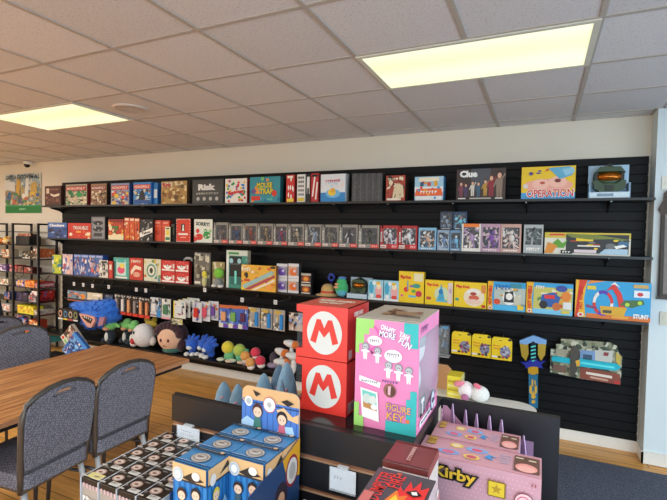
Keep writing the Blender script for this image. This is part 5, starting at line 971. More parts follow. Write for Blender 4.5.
def make_chair(label, loc, rz):
    """faces local -x; backrest towards +x"""
    t = thing('banquet_chair', label, 'chair', loc, rz, 'banquet chairs around the wooden table')
    mb = MB(); n = 18
    o = [(-.21 + .42 * 0, 0)]
    seat = [(-.24, -.17), (-.2, -.2), (.2, -.2), (.235, -.17), (.235, .17), (.2, .2), (-.2, .2), (-.24, .17)]
    mb.prism(seat, .455, .53, CF, axis='z'); mb.build('seat', t, bevel=.018)
    mb = MB(); mb.box(-.22, -.19, .435, .22, .19, .455, M('#6a6662', .3, .6)); mb.build('seat_pan', t)
    # backrest outline in y,z
    def lean(z): return .20 + (z - .45) * .12
    KY = .95
    out = [(-.195, .555), (.195, .555), (.205, .62), (.215, .78), (.213, .84), (.195, .885), (.15, .915), (.08, .94), (0, .948), (-.08, .94), (-.15, .915), (-.195, .885), (-.213, .84), (-.215, .78), (-.205, .62)]
    out = [(y * KY, z) for y, z in out]
    hole = [(.075 * math.cos(a) , .908 + .014 * math.sin(a) - .010 * abs(math.cos(a)) ** 2) for a in [i * math.pi / 6 for i in range(12)]]
    bm = bmesh.new()
    def loop(pts, off):
        vs = [bm.verts.new((lean(z) + off, y, z)) for y, z in pts]; return vs, [bm.edges.new((vs[i], vs[(i + 1) % len(vs)])) for i in range(len(vs))]
    for off in (-.022, .022):
        v1, e1 = loop(out, off); v2, e2 = loop(hole, off); bmesh.ops.triangle_fill(bm, edges=e1 + e2, use_beauty=True)
        if off < 0: a1, a2 = v1, v2
        else: b1, b2 = v1, v2
    for A, Bq in ((a1, b1), (a2, b2)):
        for i in range(len(A)): bm.faces.new((A[i], A[(i + 1) % len(A)], Bq[(i + 1) % len(A)], Bq[i]))
    bmesh.ops.recalc_face_normals(bm, faces=bm.faces)
    me = bpy.data.meshes.new('backrest'); bm.to_mesh(me); bm.free(); me.materials.append(CF); ob = bpy.data.objects.new('backrest', me); COL.objects.link(ob); ob.parent = t
    mb = MB(); pts = [(lean(.43), -.185, .43), (lean(.5), -.192, .5)] + [(lean(z), y * 1.03 * KY, z + .004) for y, z in [(-.205, .62), (-.215, .78), (-.213, .84), (-.195, .885), (-.15, .915), (-.08, .94), (0, .948), (.08, .94), (.15, .915), (.195, .885), (.213, .84), (.215, .78), (.205, .62)]] + [(lean(.5), .192, .5), (lean(.43), .185, .43)]
    mb.tube(pts, .0155, CFR, 8); mb.build('back_frame', t)
    for sy in (-1, 1):
        mb = MB(); mb.tube([(.19, sy * .165, .44), (.28, sy * .185, .0)], [.016, .011], CSL, 8); mb.build('leg', t)
        mb = MB(); mb.tube([(-.19, sy * .19, .42), (-.22, sy * .2, .0)], [.016, .011], M('#4c4e54', .3, .6), 8); mb.build('leg', t)
        mb = MB(); mb.tube([(-.2, sy * .195, .32), (.2, sy * .195, .36)], .009, M('#4c4e54', .3, .6), 6); mb.build('stretcher', t)
    return t
make_chair('grey patterned banquet chair nearest the camera on the right of the table', (-2.55, 1.535, 0), math.radians(5))
make_chair('grey patterned banquet chair nearer the wall on the right side of the table', (-2.55, 1.98, 0), math.radians(0))
make_chair('grey patterned banquet chair showing its back top across the table', (-3.64, 2.25, 0), math.radians(172))
make_chair('grey patterned banquet chair farther left beyond the one across the table', (-4.2, 2.42, 0), math.radians(180))
mb = None
t = thing('office_chair', 'dark navy smooth backed chair at the left edge behind the grey chairs', 'chair', (-5.0, 2.72, 0), math.radians(190))
mb = MB(); mb.prism([(-.22, .5), (.22, .5), (.24, .8), (.2, 1.0), (.1, 1.06), (-.1, 1.06), (-.2, 1.0), (-.24, .8)], .22, .27, M('#1f2733', .6), axis='x'); mb.build('backrest', t, bevel=.015)
mb = MB(); mb.box(-.24, -.24, .42, .22, .24, .5, M('#1f2733', .6)); mb.build('seat', t, bevel=.02)
for sx in (-.2, .18):
    for sy in (-.2, .2):
        mb = MB(); mb.tube([(sx, sy, .43), (sx * 1.15, sy * 1.1, 0)], [.016, .012], '#222226'); mb.build('leg', t)

# ================================================================== FOREGROUND FIXTURE
GT = 1.33
LAM = M('#16161a', .38); LAMT = M('#1b1517', .16); MDF = M('#8a5f44', .6); MDF_LIT = M('#c9a888', .6)  # paler MDF puts the light on the slats' top edges into the colour
g = thing('display_gondola', 'black slatted pinwheel display stand in the foreground carrying the red and pink boxes', 'display stand', (-.41, 1.08, 0))
gx, gy = -.41, 1.08
def gbox(mb, x0, y0, z0, x1, y1, z1, c): mb.box(x0 - gx, y0 - gy, z0, x1 - gx, y1 - gy, z1, c)
def slatpanel(name, x0, x1, yf, yb):
    mb = MB(); gbox(mb, x0, yf + .008, .1, x1, yb, GT - .001, dict(d=LAM, f=MDF))
    z1 = GT
    zt = [GT] + [1.261 - .0762 * k for k in range(16)]
    for k in range(16):
        top_ = zt[k] if k == 0 else zt[k] - .011
        bot_ = zt[k + 1]
        if bot_ < .1: break
        mb.box(x0 - gx, yf - gy, bot_, x1 - gx, yf + .0079 - gy, top_, dict(d=LAM, t=LAM if k == 0 else MDF_LIT, u=MDF))
    return mb.build(name, g)
slatpanel('slat_panel', -.886, -.232, .906, .924)
mb = MB(); gbox(mb, -.895, .9245, .1, -.235, .93, GT, LAM); mb.build('back_panel', g)
mb = MB(); gbox(mb, -.585, .9305, GT - .018, -.232, 1.237, GT, dict(d=LAM, t=LAMT)); mb.build('top', g, bevel=.001)
mb = MB(); gbox(mb, -.58, .931, .1, -.24, 1.233, GT - .0185, LAM); mb.build('core', g)
mb = MB(); gbox(mb, -.2315, 1.220, .1, .057, 1.238, GT, LAM); mb.build('side_panel', g, bevel=.001)
mb = MB(); gbox(mb, -.90, .64, 0, .06, 1.24, .1, LAM); mb.build('base', g)
def gshelf(x0, x1, y0, y1, z):
    mb = MB(); gbox(mb, x0, y0, z - .015, x1, y1, z, SHM)
    for x in (x0 + .03, x1 - .03): mb.prism([(y1 - gy, z - .016), (y0 + .04 - gy, z - .016), (y0 + .04 - gy, z - .026), (y1 - gy, z - .08)], x - gx - .003, x - gx + .003, SHM, axis='x')
    mb.build('shelf', g, bevel=.001)
ZS = 1.12
gshelf(-.935, -.14, .60, .905, ZS); gshelf(-.2315, .057, .95, 1.219, 1.10); gshelf(-.897, -.59, .932, 1.2, 1.2)

# price tags in clear holders
def ptag(px0, px1, pyt, lab, dz=.045, y=.902, items=None):
    a = at(px0, pyt, y); b = at(px1, pyt, y); w = b.x - a.x
    t = thing('price_tag_holder', lab, 'price tag', (a.x, y, a.z - dz))
    mb = MB(); mb.box(0, -.004, 0, w, -.002, dz, '#dfe6ee'); paint(mb, items or [], lambda u, v, o: (u * w, -.004 - o, v * dz), w, dz, step=.0001); mb.build('card', t)
    mb = MB(); mb.box(-.001, -.0062, -.003, w + .001, -.0055, dz + .002, FILM(.25)); mb.box(w * .3, -.006, dz + .002, w * .7, .003, dz + .006, FILM(.5)); mb.build('holder', t)
ptag(178.6, 200.4, 424, 'price tag in a clear holder beside the black boxes', .052, items=[SCR(.4, .78, .5, .06, '#8a929c', 5), SCR(.45, .6, .6, .06, '#8a929c', 6), SCR(.4, .42, .5, .06, '#8a929c', 5)])
ptag(331, 356.6, 465.6, 'white price tag in a clear holder on the front slats', .049, items=[SCR(.33, .58, .34, .16, '#8f959c', 3)])

# rows of small black boxes
t = thing('display_tray', 'white divided tray holding the rows of small black boxes', 'display tray', (-.79, .78, ZS))
mb = MB(); mb.box(-.1115, -.128, 0, .1105, .125, .003, '#c9c9c9'); mb.build('tray_base', t)
for k in range(5):
    x = -.112 + .0555 * k; mb = MB(); mb.box(x, -.128, .003, x + .0016, .125, .107, M('#c4c6c9', .35)); mb.build('divider', t)
for c in range(4):
    for r in range(5):
        x = -.9003 + .0555 * c; y = .6555 + .0498 * r
        cols = dict(f='#a89c92')
        art = {'t': [E(.38, .64, .27, .25, '#a88878', 14), E(.38, .64, .21, .18, '#d0c4b8', 14), E(.38, .62, .1, .07, '#8a5a4a', 10), R(.42, .06, .94, .34, '#cfcdc6'), SCR(.64, .22, .36, .12, '#8a8880', 4), R(.0, .0, .3, .08, '#c4beb4'), SCR(.82, .82, .24, .1, '#a8a49c', 3), R(.02, .95, .5, .98, '#a8a49c'), SCR(.16, .3, .2, .14, '#b4b0a8', 3)],
               'f': [R(0, .88, 1, 1, '#17120f'), [R(.1 + .2 * i, .8, .18 + .2 * i, .9, '#d8b0b4') for i in range(5)], SCR(.45, .55, .7, .22, '#e4e0da', 3), R(.2, .1, .7, .2, '#8a8078')], 'l': [SCR(.5, .5, .7, .2, '#c8c4bc', 3)]}
        mb = boxmesh(.0528, .0488, .102, M('#a69a8f', .4), '#1b1513', M('#1a120f', .35), art)
        tag(mb.build('blind_box', None, (x, y, ZS + .0035), None, .0005), 'small black box with a round emblem and white label, in the tray', 'small box', 'small black boxes in the white tray')
# yellow decal corner on the front left box is a separate loose card
mb = MB(); mb.box(0, 0, 0, .04, .018, .001, M('#d8cf8a', .4)); tag(mb.build('loose_card', None, (-.893, .66, ZS + .1066)), 'small pale yellow card lying on the front left black box', 'card')

# blue mystery boxes in their display carton
DX0, DX1, DY0, DY1 = -.666, -.484, .676, .885
def stripes(n, c1): return [R(i / n, 0, i / n + .35 / n, .74, c1) for i in range(n)]
def kid(cx, cy, s, hair, a=1.0, robe='#3a5a6a'):
    return [Pg([(cx - .5 * s * a, cy - 1.6 * s), (cx + .5 * s * a, cy - 1.6 * s), (cx + .3 * s * a, cy - .5 * s), (cx - .3 * s * a, cy - .5 * s)], robe), E(cx, cy + .08 * s, .62 * s * a, .66 * s, hair, 14), E(cx, cy - .08 * s, .48 * s * a, .48 * s, '#e6c4a8', 14), E(cx - .18 * s * a, cy - .1 * s, .05 * s * a, .08 * s, '#3a2a2a', 8), E(cx + .18 * s * a, cy - .1 * s, .05 * s * a, .08 * s, '#3a2a2a', 8)]
def blueart(W, H):
    a = H / W
    f = [R(0, 0, 1, .74, '#2f82c4'), stripes(6, '#1f66a8'), R(0, .74, 1, 1, '#d9b07c'), R(0, .72, 1, .75, '#27323f'), Pg([(.3, .78), (.6, .9), (.95, .8), (.6, .74)], '#2a2420'), E(.18, .82, .16, .12, '#d8d4ce'), E(.18, .82, .13, .1, '#b8c4cc'), E(.18, .82, .09, .07, '#eceae4'), E(.72, .86, .12, .07, '#ece4d8'), kid(.3, .5, .16, '#3a2220', a), kid(.72, .56, .16, '#1f1a20', a, '#b8505a'), Pg([(0, 0), (1, 0), (1, .12), (.6, .22), (.3, .1), (0, .2)], '#7ab4d8')]
    r = [R(0, 0, 1, .74, '#2f82c4'), stripes(6, '#1f66a8'), R(0, .74, 1, 1, '#d9b07c'), R(0, .72, 1, .75, '#27323f'), Pg([(.5, .8), (.9, .96), (.98, .86)], '#2a2420'), E(.2, .8, .14, .1, '#d8d4ce'), kid(.34, .52, .17, '#d8c43a', a, '#c9a030'), Pg([(.6, .3), (.75, .42), (.85, .3), (.75, .2)], '#9ac4dc')]
    tp = [R(0, 0, 1, .035, '#16222e'), R(0, .1, 1, .16, '#20507c'), E(.5, .47, .26, .3, '#2c5a80', 18), E(.5, .47, .24, .27, '#b8b0a4', 18), E(.5, .47, .2, .2, '#8a8a88', 16), E(.5, .47, .16, .14, '#c8c4bc', 14), SCR(.5, .47, .22, .12, '#7a6a62', 4), R(0, .8, 1, .95, '#26323e'), SCR(.5, .875, .6, .06, '#8a98a4', 10), SCR(.5, .07, .9, .025, '#dfe4e8', 16), E(.88, .9, .06, .06, '#d8b08a')]
    return {'f': f, 'r': r, 't': tp}
RISE = ZS + .062
first = None; W_, D_, H_ = .0855, .066, 1.305 - RISE
lab = {(0, 0): 'blue mystery box, front one of the left column in the display carton', (0, 1): 'blue mystery box, middle one of the left column in the display carton', (0, 2): 'blue mystery box at the back left against the printed header',
       (1, 1): 'blue mystery box, front one of the right column in the display carton', (1, 2): 'blue mystery box at the back right against the printed header'}
for (c, r), l in lab.items():
    if first is None: first = boxmesh(W_, D_, H_, M('#2f78b4', .35), M('#2f78b4', .35), M('#4484b8', .35), blueart(W_, H_)).build('mystery_box', None, None, None, .0008); o = first
    else: o = first.copy(); COL.objects.link(o)
    o.location = (-.662 + .0875 * c, .683 + .0672 * r, RISE); tag(o, l, 'mystery box', 'blue mystery boxes')
t = thing('display_carton', 'printed blue and orange display carton holding the blue mystery boxes', 'display carton', ((DX0 + DX1) / 2, (DY0 + DY1) / 2, ZS))
tx, ty = t.location.x, t.location.y
NAV = M('#22406a', .4)
mb = MB(); mb.box(DX0 - tx, DY0 - ty, 0, DX1 - tx, DY1 - ty, .061, dict(d=NAV, f=M('#1c2c44', .4))); mb.box(DX0 - tx, DY0 - ty, .061, DX0 + .0015 - tx, DY1 - ty, .12, NAV); mb.build('base', t)
def pxz(px, py, x):
    v = ray(px, py); p = CAM + v * (x / v.x); return (p.y - ty, p.z - ZS)
pr = [pxz(*q, DX1) for q in [(300.6, 436), (282, 461), (262, 481), (247, 499)]]
mb = MB(); prof = [(DY1 - ty, 0), (DY1 - ty, pr[0][1])] + pr[1:] + [(DY0 - ty, pr[-1][1] - .02), (DY0 - ty, 0)]
mb.prism(prof, DX1 - tx, DX1 + .002 - tx, NAV, axis='x')
ex = DX1 + .002 - tx
mb.prism([prof[1], prof[2], (prof[2][0] + .02, prof[2][1] - .05), (DY1 - ty, prof[1][1] - .085)], ex, ex + .0004, M('#d8a02c', .4), axis='x')
cc = pxz(291, 470, DX1); cc2 = pxz(280, 498, DX1)
def disc(c, r, x, col, n=16, k=1.3): mb.prism([(c[0] + r * math.cos(2 * math.pi * i / n), c[1] + k * r * math.sin(2 * math.pi * i / n)) for i in range(n)], x, x + .0003, col, axis='x')
disc(cc, .027, ex + .0004, '#8a2430'); disc(cc, .022, ex + .0008, '#d0ccc8'); disc(cc, .014, ex + .0012, '#a8a4a0'); disc(cc2, .026, ex + .0004, '#2a2030'); disc((cc2[0], cc2[1] - .005), .014, ex + .0008, '#c89a7a')
for i in range(8): mb.prism([(DY0 - ty + .01 + .02 * i, .01), (DY0 - ty + .013 + .02 * i, .01), (DY0 - ty + .013 + .02 * i, .07), (DY0 - ty + .01 + .02 * i, .07)], ex, ex + .0002, '#101c30', axis='x')
mb.build('side_wall', t)
hx0, hx1, hz1 = -.6425, -.4855, 1.403; hw, hh = hx1 - hx0, hz1 - (ZS + .061)
mb = MB(); rad = .018
def arc(cx, cz, a0, a1): return [(cx + rad * math.cos(a), cz + rad * math.sin(a)) for a in [a0 + (a1 - a0) * i / 6 for i in range(7)]]
oo = [(hx0 - tx, .061), (hx1 - tx, .061)] + arc(hx1 - tx - rad, hz1 - ZS - rad, 0, math.pi / 2) + arc(hx0 - tx + rad, hz1 - ZS - rad, math.pi / 2, math.pi)
hy = DY1 + .001 - ty
mb.prism(oo, hy, hy + .003, M('#d9ac78', .4), '#c9b8a0')
zz0 = 1.292; zv = lambda z: (z - ZS - .061) / hh
v0, v1, v2 = zv(1.30), zv(1.318), zv(1.372)
paint(mb, [R(0, 0, 1, v0, '#22262e'), R(0, v0, 1, v1, '#1a2a44'), R(0, v0, 1, v2, '#4a7ac4'), [R(.06 + .1 * i, v0, .066 + .1 * i, v2, '#223a70') for i in range(10)], R(0, v2 - .03, 1, v2 - .02, '#1c2c50'), Pg([(0, v0), (.3, v0), (.24, v0 + .1), (.1, v0 + .14), (0, v0 + .08)], '#a8cce8'), Pg([(.6, v0), (.95, v0), (.9, v0 + .12), (.7, v0 + .1)], '#a8cce8'),
    Pg([(0, v2), (0, .86), (.1, .8), (.2, v2 - .04)], '#e2b684'), Pg([(.2, .97), (.34, .94), (.26, .9)], '#2a201c'), Pg([(.7, .9), (.82, .86), (.92, .9), (.8, .93)], '#2a201c'), Pg([(.62, .8), (.75, .84), (.9, .76), (1, .8), (1, .7), (.7, .74)], '#e2b684'),
    E(.13, .84, .07, .055, '#e4e2dc'), E(.13, .84, .045, .035, '#b0b4b8'), E(.5, .84, .11, .085, '#c05a64', 18), E(.5, .84, .1, .075, '#eceae6', 18), E(.5, .84, .04, .03, '#b8b0ac'),
    kid(.29, v0 + .21, .115, '#4a2420', hh / hw * .95, '#3f7a70'), kid(.72, v0 + .18, .115, '#221a20', hh / hw * .95, '#c8647a'),
    R(.03, v0 - .018, .97, v0 - .006, '#f0f0f0'), SCR(.5, v0 - .06, .5, .03, '#d8d8d8', 10)], lambda u, v, o: (hx0 - tx + u * hw, hy - o, .061 + v * hh), hw, hh, step=.00015)
mb.build('header_card', t)
# beige box at the bottom edge
p = atz(299, 500, 1.19)
mb = boxmesh(.115, .06, .064, '#b0a690', '#3a342c', '#c4b8a0', {'t': [R(.05, .06, .95, .94, '#a89c84'), E(.3, .5, .16, .3, '#1c1a18'), E(.3, .5, .1, .18, '#c4b8a0'), R(.5, .3, .9, .7, '#1c1a18'), R(.55, .4, .7, .6, '#c4b8a0'), Pg([(.1, .8), (.5, .94), (.6, .7)], '#1c1a18')]})
tag(mb.build('small_box', None, (p.x + .004, .80, ZS + .0005), None, .0008), 'beige box with a black pattern under the front slats', 'small box')

# ---- stacked red boxes
RX0, RX1, RY_0 = -.5515, -.412, .984
ry1 = atz(374.4, 300.7, 1.595).y
RED = M('#d8352a', .35); REDT = M('#c4452f', .35)
def redbox(z0, H, lab, top):
    W = RX1 - RX0; D = ry1 - RY_0
    t = thing('gift_box', lab, 'toy box', (RX0, RY_0, z0), 0, 'two stacked red boxes')
    n0, n1, nw = .15, .80, .13
    mb = MB(); pts = [(0, 0), (W, 0), (W, H), (0, H), (0, H * (1 - .13)), (nw * W, H * (1 - .15)), (nw * W, H * .17), (0, H * .15)]
    mb.prism(pts, 0, .002, RED)
    mb.box(W - .002, .002, 0, W, D, H, M('#c93a34', .35)); mb.box(0, D - .002, 0, W - .002, D, H, RED); mb.box(0, .002, 0, W - .002, D - .002, .002, RED)
    mb.box(0, .002, 0, .002, D, H * .15, RED); mb.box(0, .002, H * .87, .002, D, H, RED); mb.box(0, D * .6, H * .15, .002, D, H * .87, RED)
    mb.box(0, .002, H - .002, W, D, H, REDT)
    cx, cy, r = .56, .5, .34
    items = [E(cx, cy, r, r * W / H * 1.12, '#d2d2ca', 32),
             Pg([(cx - .275, cy - .17), (cx - .15, cy + .25), (cx - .07, cy + .25), (cx, cy + .09), (cx + .07, cy + .25), (cx + .15, cy + .25), (cx + .275, cy - .17), (cx + .16, cy - .21), (cx + .10, cy + .04), (cx, cy - .09), (cx - .10, cy + .04), (cx - .16, cy - .21)], '#d8352a')]
    paint(mb, items, lambda u, v, o: (u * W, -o, v * H), W, H, step=.0002)
    side = [R(.08, .04, .42, .22, '#c9c4bc'), [R(.1 + .05 * i, .05, .12 + .05 * i, .2, '#5a5452') for i in range(6)]]
    if top: side = [[T('SUPER MARIO', .5, .84, .42, .09, '#f2eee6', 0, .08), T('QUEST', .5, .72, .2, .05, '#f2eee6', 0, .06)], R(.06, .04, .2, .2, '#c9c4bc')]
    else: side += [R(.5, .3, .95, .75, '#2a1c1e'), E(.7, .52, .18, .2, '#4a4446')]
    paint(mb, side, lambda u, v, o: (W + o, u * D, v * H), D, H, step=.0002)
    if top: paint(mb, [T('SUPER MARIO', .5, .66, .72, .2, '#e8dcc4', 0, .08), T('QUEST', .5, .38, .5, .18, '#e8dcc4', 0, .08)], lambda u, v, o: (u * W, v * D, H + o), W, D, step=.0002)
    mb.build('carton', t, bevel=.0006)
    mb = MB(); mb.add([(.001, .0025, H * .15), (nw * W, .0025, H * .17), (nw * W, .0025, H * .85), (.001, .0025, H * .87)], [(0, 1, 2, 3)], FILM(.04)); mb.add([(.001, .004, H * .15), (.001, D * .6, H * .15), (.001, D * .6, H * .87), (.001, .004, H * .87)], [(0, 1, 2, 3)], FILM(.04)); mb.build('window', t)
redbox(GT, .1305, 'red box with a white circle and red M, lower one of the two stacked', False)
redbox(GT + .1325, .1305, 'red box with a white circle and red M, upper one of the two stacked', True)

# ---- pink box
PX0, PX1, PY0, PY1, PH = -.380, -.234, .959, 1.171, .248
W, D, H = PX1 - PX0, PY1 - PY0, PH
PNK = M('#e583b2', .38); TEAL = '#2fb2b0'; LGR = '#9ad06a'
t = thing('pink_toy_box', 'tall pink box with a clear window side and cartoon children on the front', 'toy box', (PX0, PY0, GT))
mb = MB(); mb.box(0, 0, 0, W, .002, H, dict(d=PNK)); mb.box(0, .002, 0, .002, D, H, PNK); mb.box(.002, D - .002, 0, W, D, H, PNK); mb.box(.002, .002, 0, W, D - .002, .002, PNK)
mb.box(W - .002, .002, .002, W, .012, H - .0, PNK); mb.box(W - .002, .012, .002, W, D - .002, H * .14, PNK); mb.box(W - .002, .012, H * .86, W, D - .002, H, PNK)
mb.box(0, 0, H, W, D, H + .0015, M('#b0a797', .4))
def person(cx, cy, s):
    a = H / W; return [E(cx, cy + .5 * s, .36 * s * a, .36 * s, '#8f8f94', 14), E(cx, cy + .46 * s, .27 * s * a, .26 * s, '#b8b8bc', 14), Pg([(cx - .22 * s * a, cy + .2 * s), (cx + .22 * s * a, cy + .2 * s), (cx + .16 * s * a, cy - .7 * s), (cx + .04 * s * a, cy - .7 * s), (cx, cy - .3 * s), (cx - .04 * s * a, cy - .7 * s), (cx - .16 * s * a, cy - .7 * s)], '#eeeeee'), R(cx - .4 * s * a, cy - .02 * s, cx + .4 * s * a, cy + .14 * s, '#eeeeee'), E(cx - .1 * s * a, cy + .46 * s, .05 * s * a, .06 * s, '#4a4a50', 8), E(cx + .1 * s * a, cy + .46 * s, .05 * s * a, .06 * s, '#4a4a50', 8)]
fr = [Pg([(0, 1), (.3, 1), (.3, .92), (0, .92)], LGR), Pg([(0, .92), (.22, .92), (.22, .86), (0, .86)], LGR), Pg([(0, .86), (.14, .86), (.14, .77), (0, .77)], LGR), Pg([(0, .77), (.06, .77), (.06, .68), (0, .68)], LGR),
      [Pg([(.2 + .2 * math.cos(a_), .84 + .13 * math.sin(a_)), (.2 + .2 * math.cos(a_ + .2), .84 + .13 * math.sin(a_ + .2)), (.2 + .17 * math.cos(a_ + .2), .84 + .11 * math.sin(a_ + .2)), (.2 + .17 * math.cos(a_), .84 + .11 * math.sin(a_))], '#d85aa8') for a_ in [-2.0 + .2 * k for k in range(15)]],
      Pg([(1, 1), (.78, 1), (.78, .9), (1, .9)], TEAL), Pg([(1, .9), (.88, .9), (.88, .78), (1, .78)], TEAL), Pg([(0, 0), (.16, 0), (.16, .1), (0, .1)], LGR), Pg([(0, .1), (.08, .1), (.08, .22), (0, .22)], LGR),
      Pg([(.52, 0), (1, 0), (1, .1), (.52, .1)], TEAL), Pg([(.84, .1), (1, .1), (1, .32), (.84, .32)], TEAL), Pg([(.9, .32), (1, .32), (1, .4), (.9, .4)], TEAL),
      [T('OH-MY', .53, .93, .24, .05, '#eeeaf2', -.25, .05), T('YAH', .78, .885, .16, .05, '#eeeaf2', -.4, .05), TO('MORE', .52, .875, .26, .055, '#f4f2f6', '#8a6aa8', -.15), TO('FUN', .8, .815, .2, .058, '#f4f2f6', '#8a6aa8', -.5)],
      E(.32, .81, .12, .045, '#f4f2f2'), SCR(.32, .81, .16, .03, '#8a7a84', 5), E(.62, .69, .14, .058, '#f4f2f2'), SCR(.62, .70, .2, .045, '#8a7a84', 6),
      person(.17, .70, .1), person(.37, .675, .095), person(.55, .555, .1), person(.71, .545, .1), person(.87, .53, .1),
      Pg([(.25, .72), (.31, .70), (.27, .68)], '#7a2a5a'),
      Pg([(.08, .475), (.43, .435), (.42, .385), (.08, .425)], '#f2f0ee'), SCR(.25, .43, .28, .028, '#8a8a90', 8),
      E(.58, .375, .10, .062, '#8a5a4a', 22), E(.595, .37, .075, .048, '#5a3028', 18), Pg([(.55, .41), (.6, .42), (.59, .33), (.55, .34)], '#d8a8b0'), SCR(.58, .455, .26, .024, '#6a4a8a', 6),
      Pg([(.10, .365), (.385, .34), (.42, .07), (.14, .095)], '#eceae6'), Pg([(.13, .345), (.36, .325), (.385, .165), (.155, .185)], '#6ac0b4'), Pg([(.148, .235), (.373, .215), (.385, .165), (.155, .185)], '#b8844a'), E(.21, .27, .07, .045, '#c4ccc4'), E(.31, .262, .06, .04, '#d0d4cc'), E(.34, .2, .06, .025, '#ecebe4'),
      TO('FIGURE', .72, .225, .38, .062, '#e9a832', '#6a5ab8', -.06), TO('KEY', .68, .145, .28, .068, '#e9a832', '#6a5ab8', -.06), E(.87, .125, .03, .018, '#e0723a')]
paint(mb, fr, lambda u, v, o: (u * W, -o, v * H), W, H, step=.00015)
paint(mb, [SCR(.25, .93, .3, .06, '#8a4a80', 4), R(.1, .04, .85, .1, '#efeaf0'), SCR(.48, .07, .66, .03, '#4a4a56', 10)], lambda u, v, o: (W + o, u * D, v * H), D, H, step=.0002)
paint(mb, [Pg([(.25, .35), (.4, .62), (.75, .66), (.9, .5), (.6, .3)], '#9a7a5c'), BL(16, 4, ['#6a4430', '#8a5c40', '#a07a58'], .3, .32, .82, .68, .08), SCR(.72, .3, .4, .12, '#6a6256', 7), R(0, .0, 1, .012, '#ffffff')], lambda u, v, o: (u * W, v * D, H + .0015 + o), W, D, step=.00015)
mb.build('carton', t, bevel=.0006)
mb = MB(); bul = .016
yy = [.012, .03, .06, .11, .16, .19, D - .002]; xs = [0, .006, .011, bul, .012, .008, 0]
vs = []; fs = []
zs_ = [H * .14, H * .3, H * .5, H * .7, H * .86]; zk = [0, .9, 1, .9, 0]
for j, z in enumerate(zs_):
    for i, y in enumerate(yy): vs.append((W + xs[i] * zk[j], y, z))
for j in range(4):
    for i in range(6): a = j * 7 + i; fs.append((a, a + 1, a + 8, a + 7))
mb.add(vs, fs, FILM(.3, '#dfe4ea', .12), True); mb.build('window', t)
mb = MB(); mb.box(W, .03, H * .12, W + .001, .075, H * .3, '#15151a'); paint(mb, [T('T', .45, .5, .6, .8, '#f2f2f2', 0, .06)], lambda u, v, o: (W + .001 + o, .03 + u * .045, H * .12 + v * H * .18), .045, H * .18, step=.0001)
mb.prism([(.10 + .022 * math.cos(i * math.pi / 8), H * .21 + .026 * math.sin(i * math.pi / 8)) for i in range(16)], W + .012, W + .013, '#3a4258', axis='x'); mb.prism([(.10 + .016 * math.cos(i * math.pi / 8), H * .21 + .02 * math.sin(i * math.pi / 8)) for i in range(16)], W + .013, W + .0135, '#c8ccd8', axis='x'); mb.prism([(.10 + .012 * math.cos(i * math.pi / 8), H * .21 + .006 * math.sin(i * math.pi / 8)) for i in range(16)], W + .0135, W + .014, '#2a3048', axis='x'); mb.build('sticker', t)
f = thing('vinyl_figure', 'white and grey figure standing inside the clear side of the pink box', 'figure', (PX0 + W * .62, PY0 + D * .52, GT + .0025))
WG = M('#d4d2d4', .35)
mb = MB(); mb.ell((0, 0, .165), (.044, .055, .05), WG); mb.ell((0, 0, .085), (.036, .042, .05), WG); 
for s in (-1, 1): mb.ell((0, s * .022, .03), (.024, .018, .03), WG); mb.ell((.01, s * .05, .09), (.014, .012, .035), WG, (s * .4, 0, 0))
mb.build('body', f)
mb = MB(); mb.ell((.0, 0, .185), (.046, .057, .038), M('#8c8a92', .4)); mb.build('hood', f)

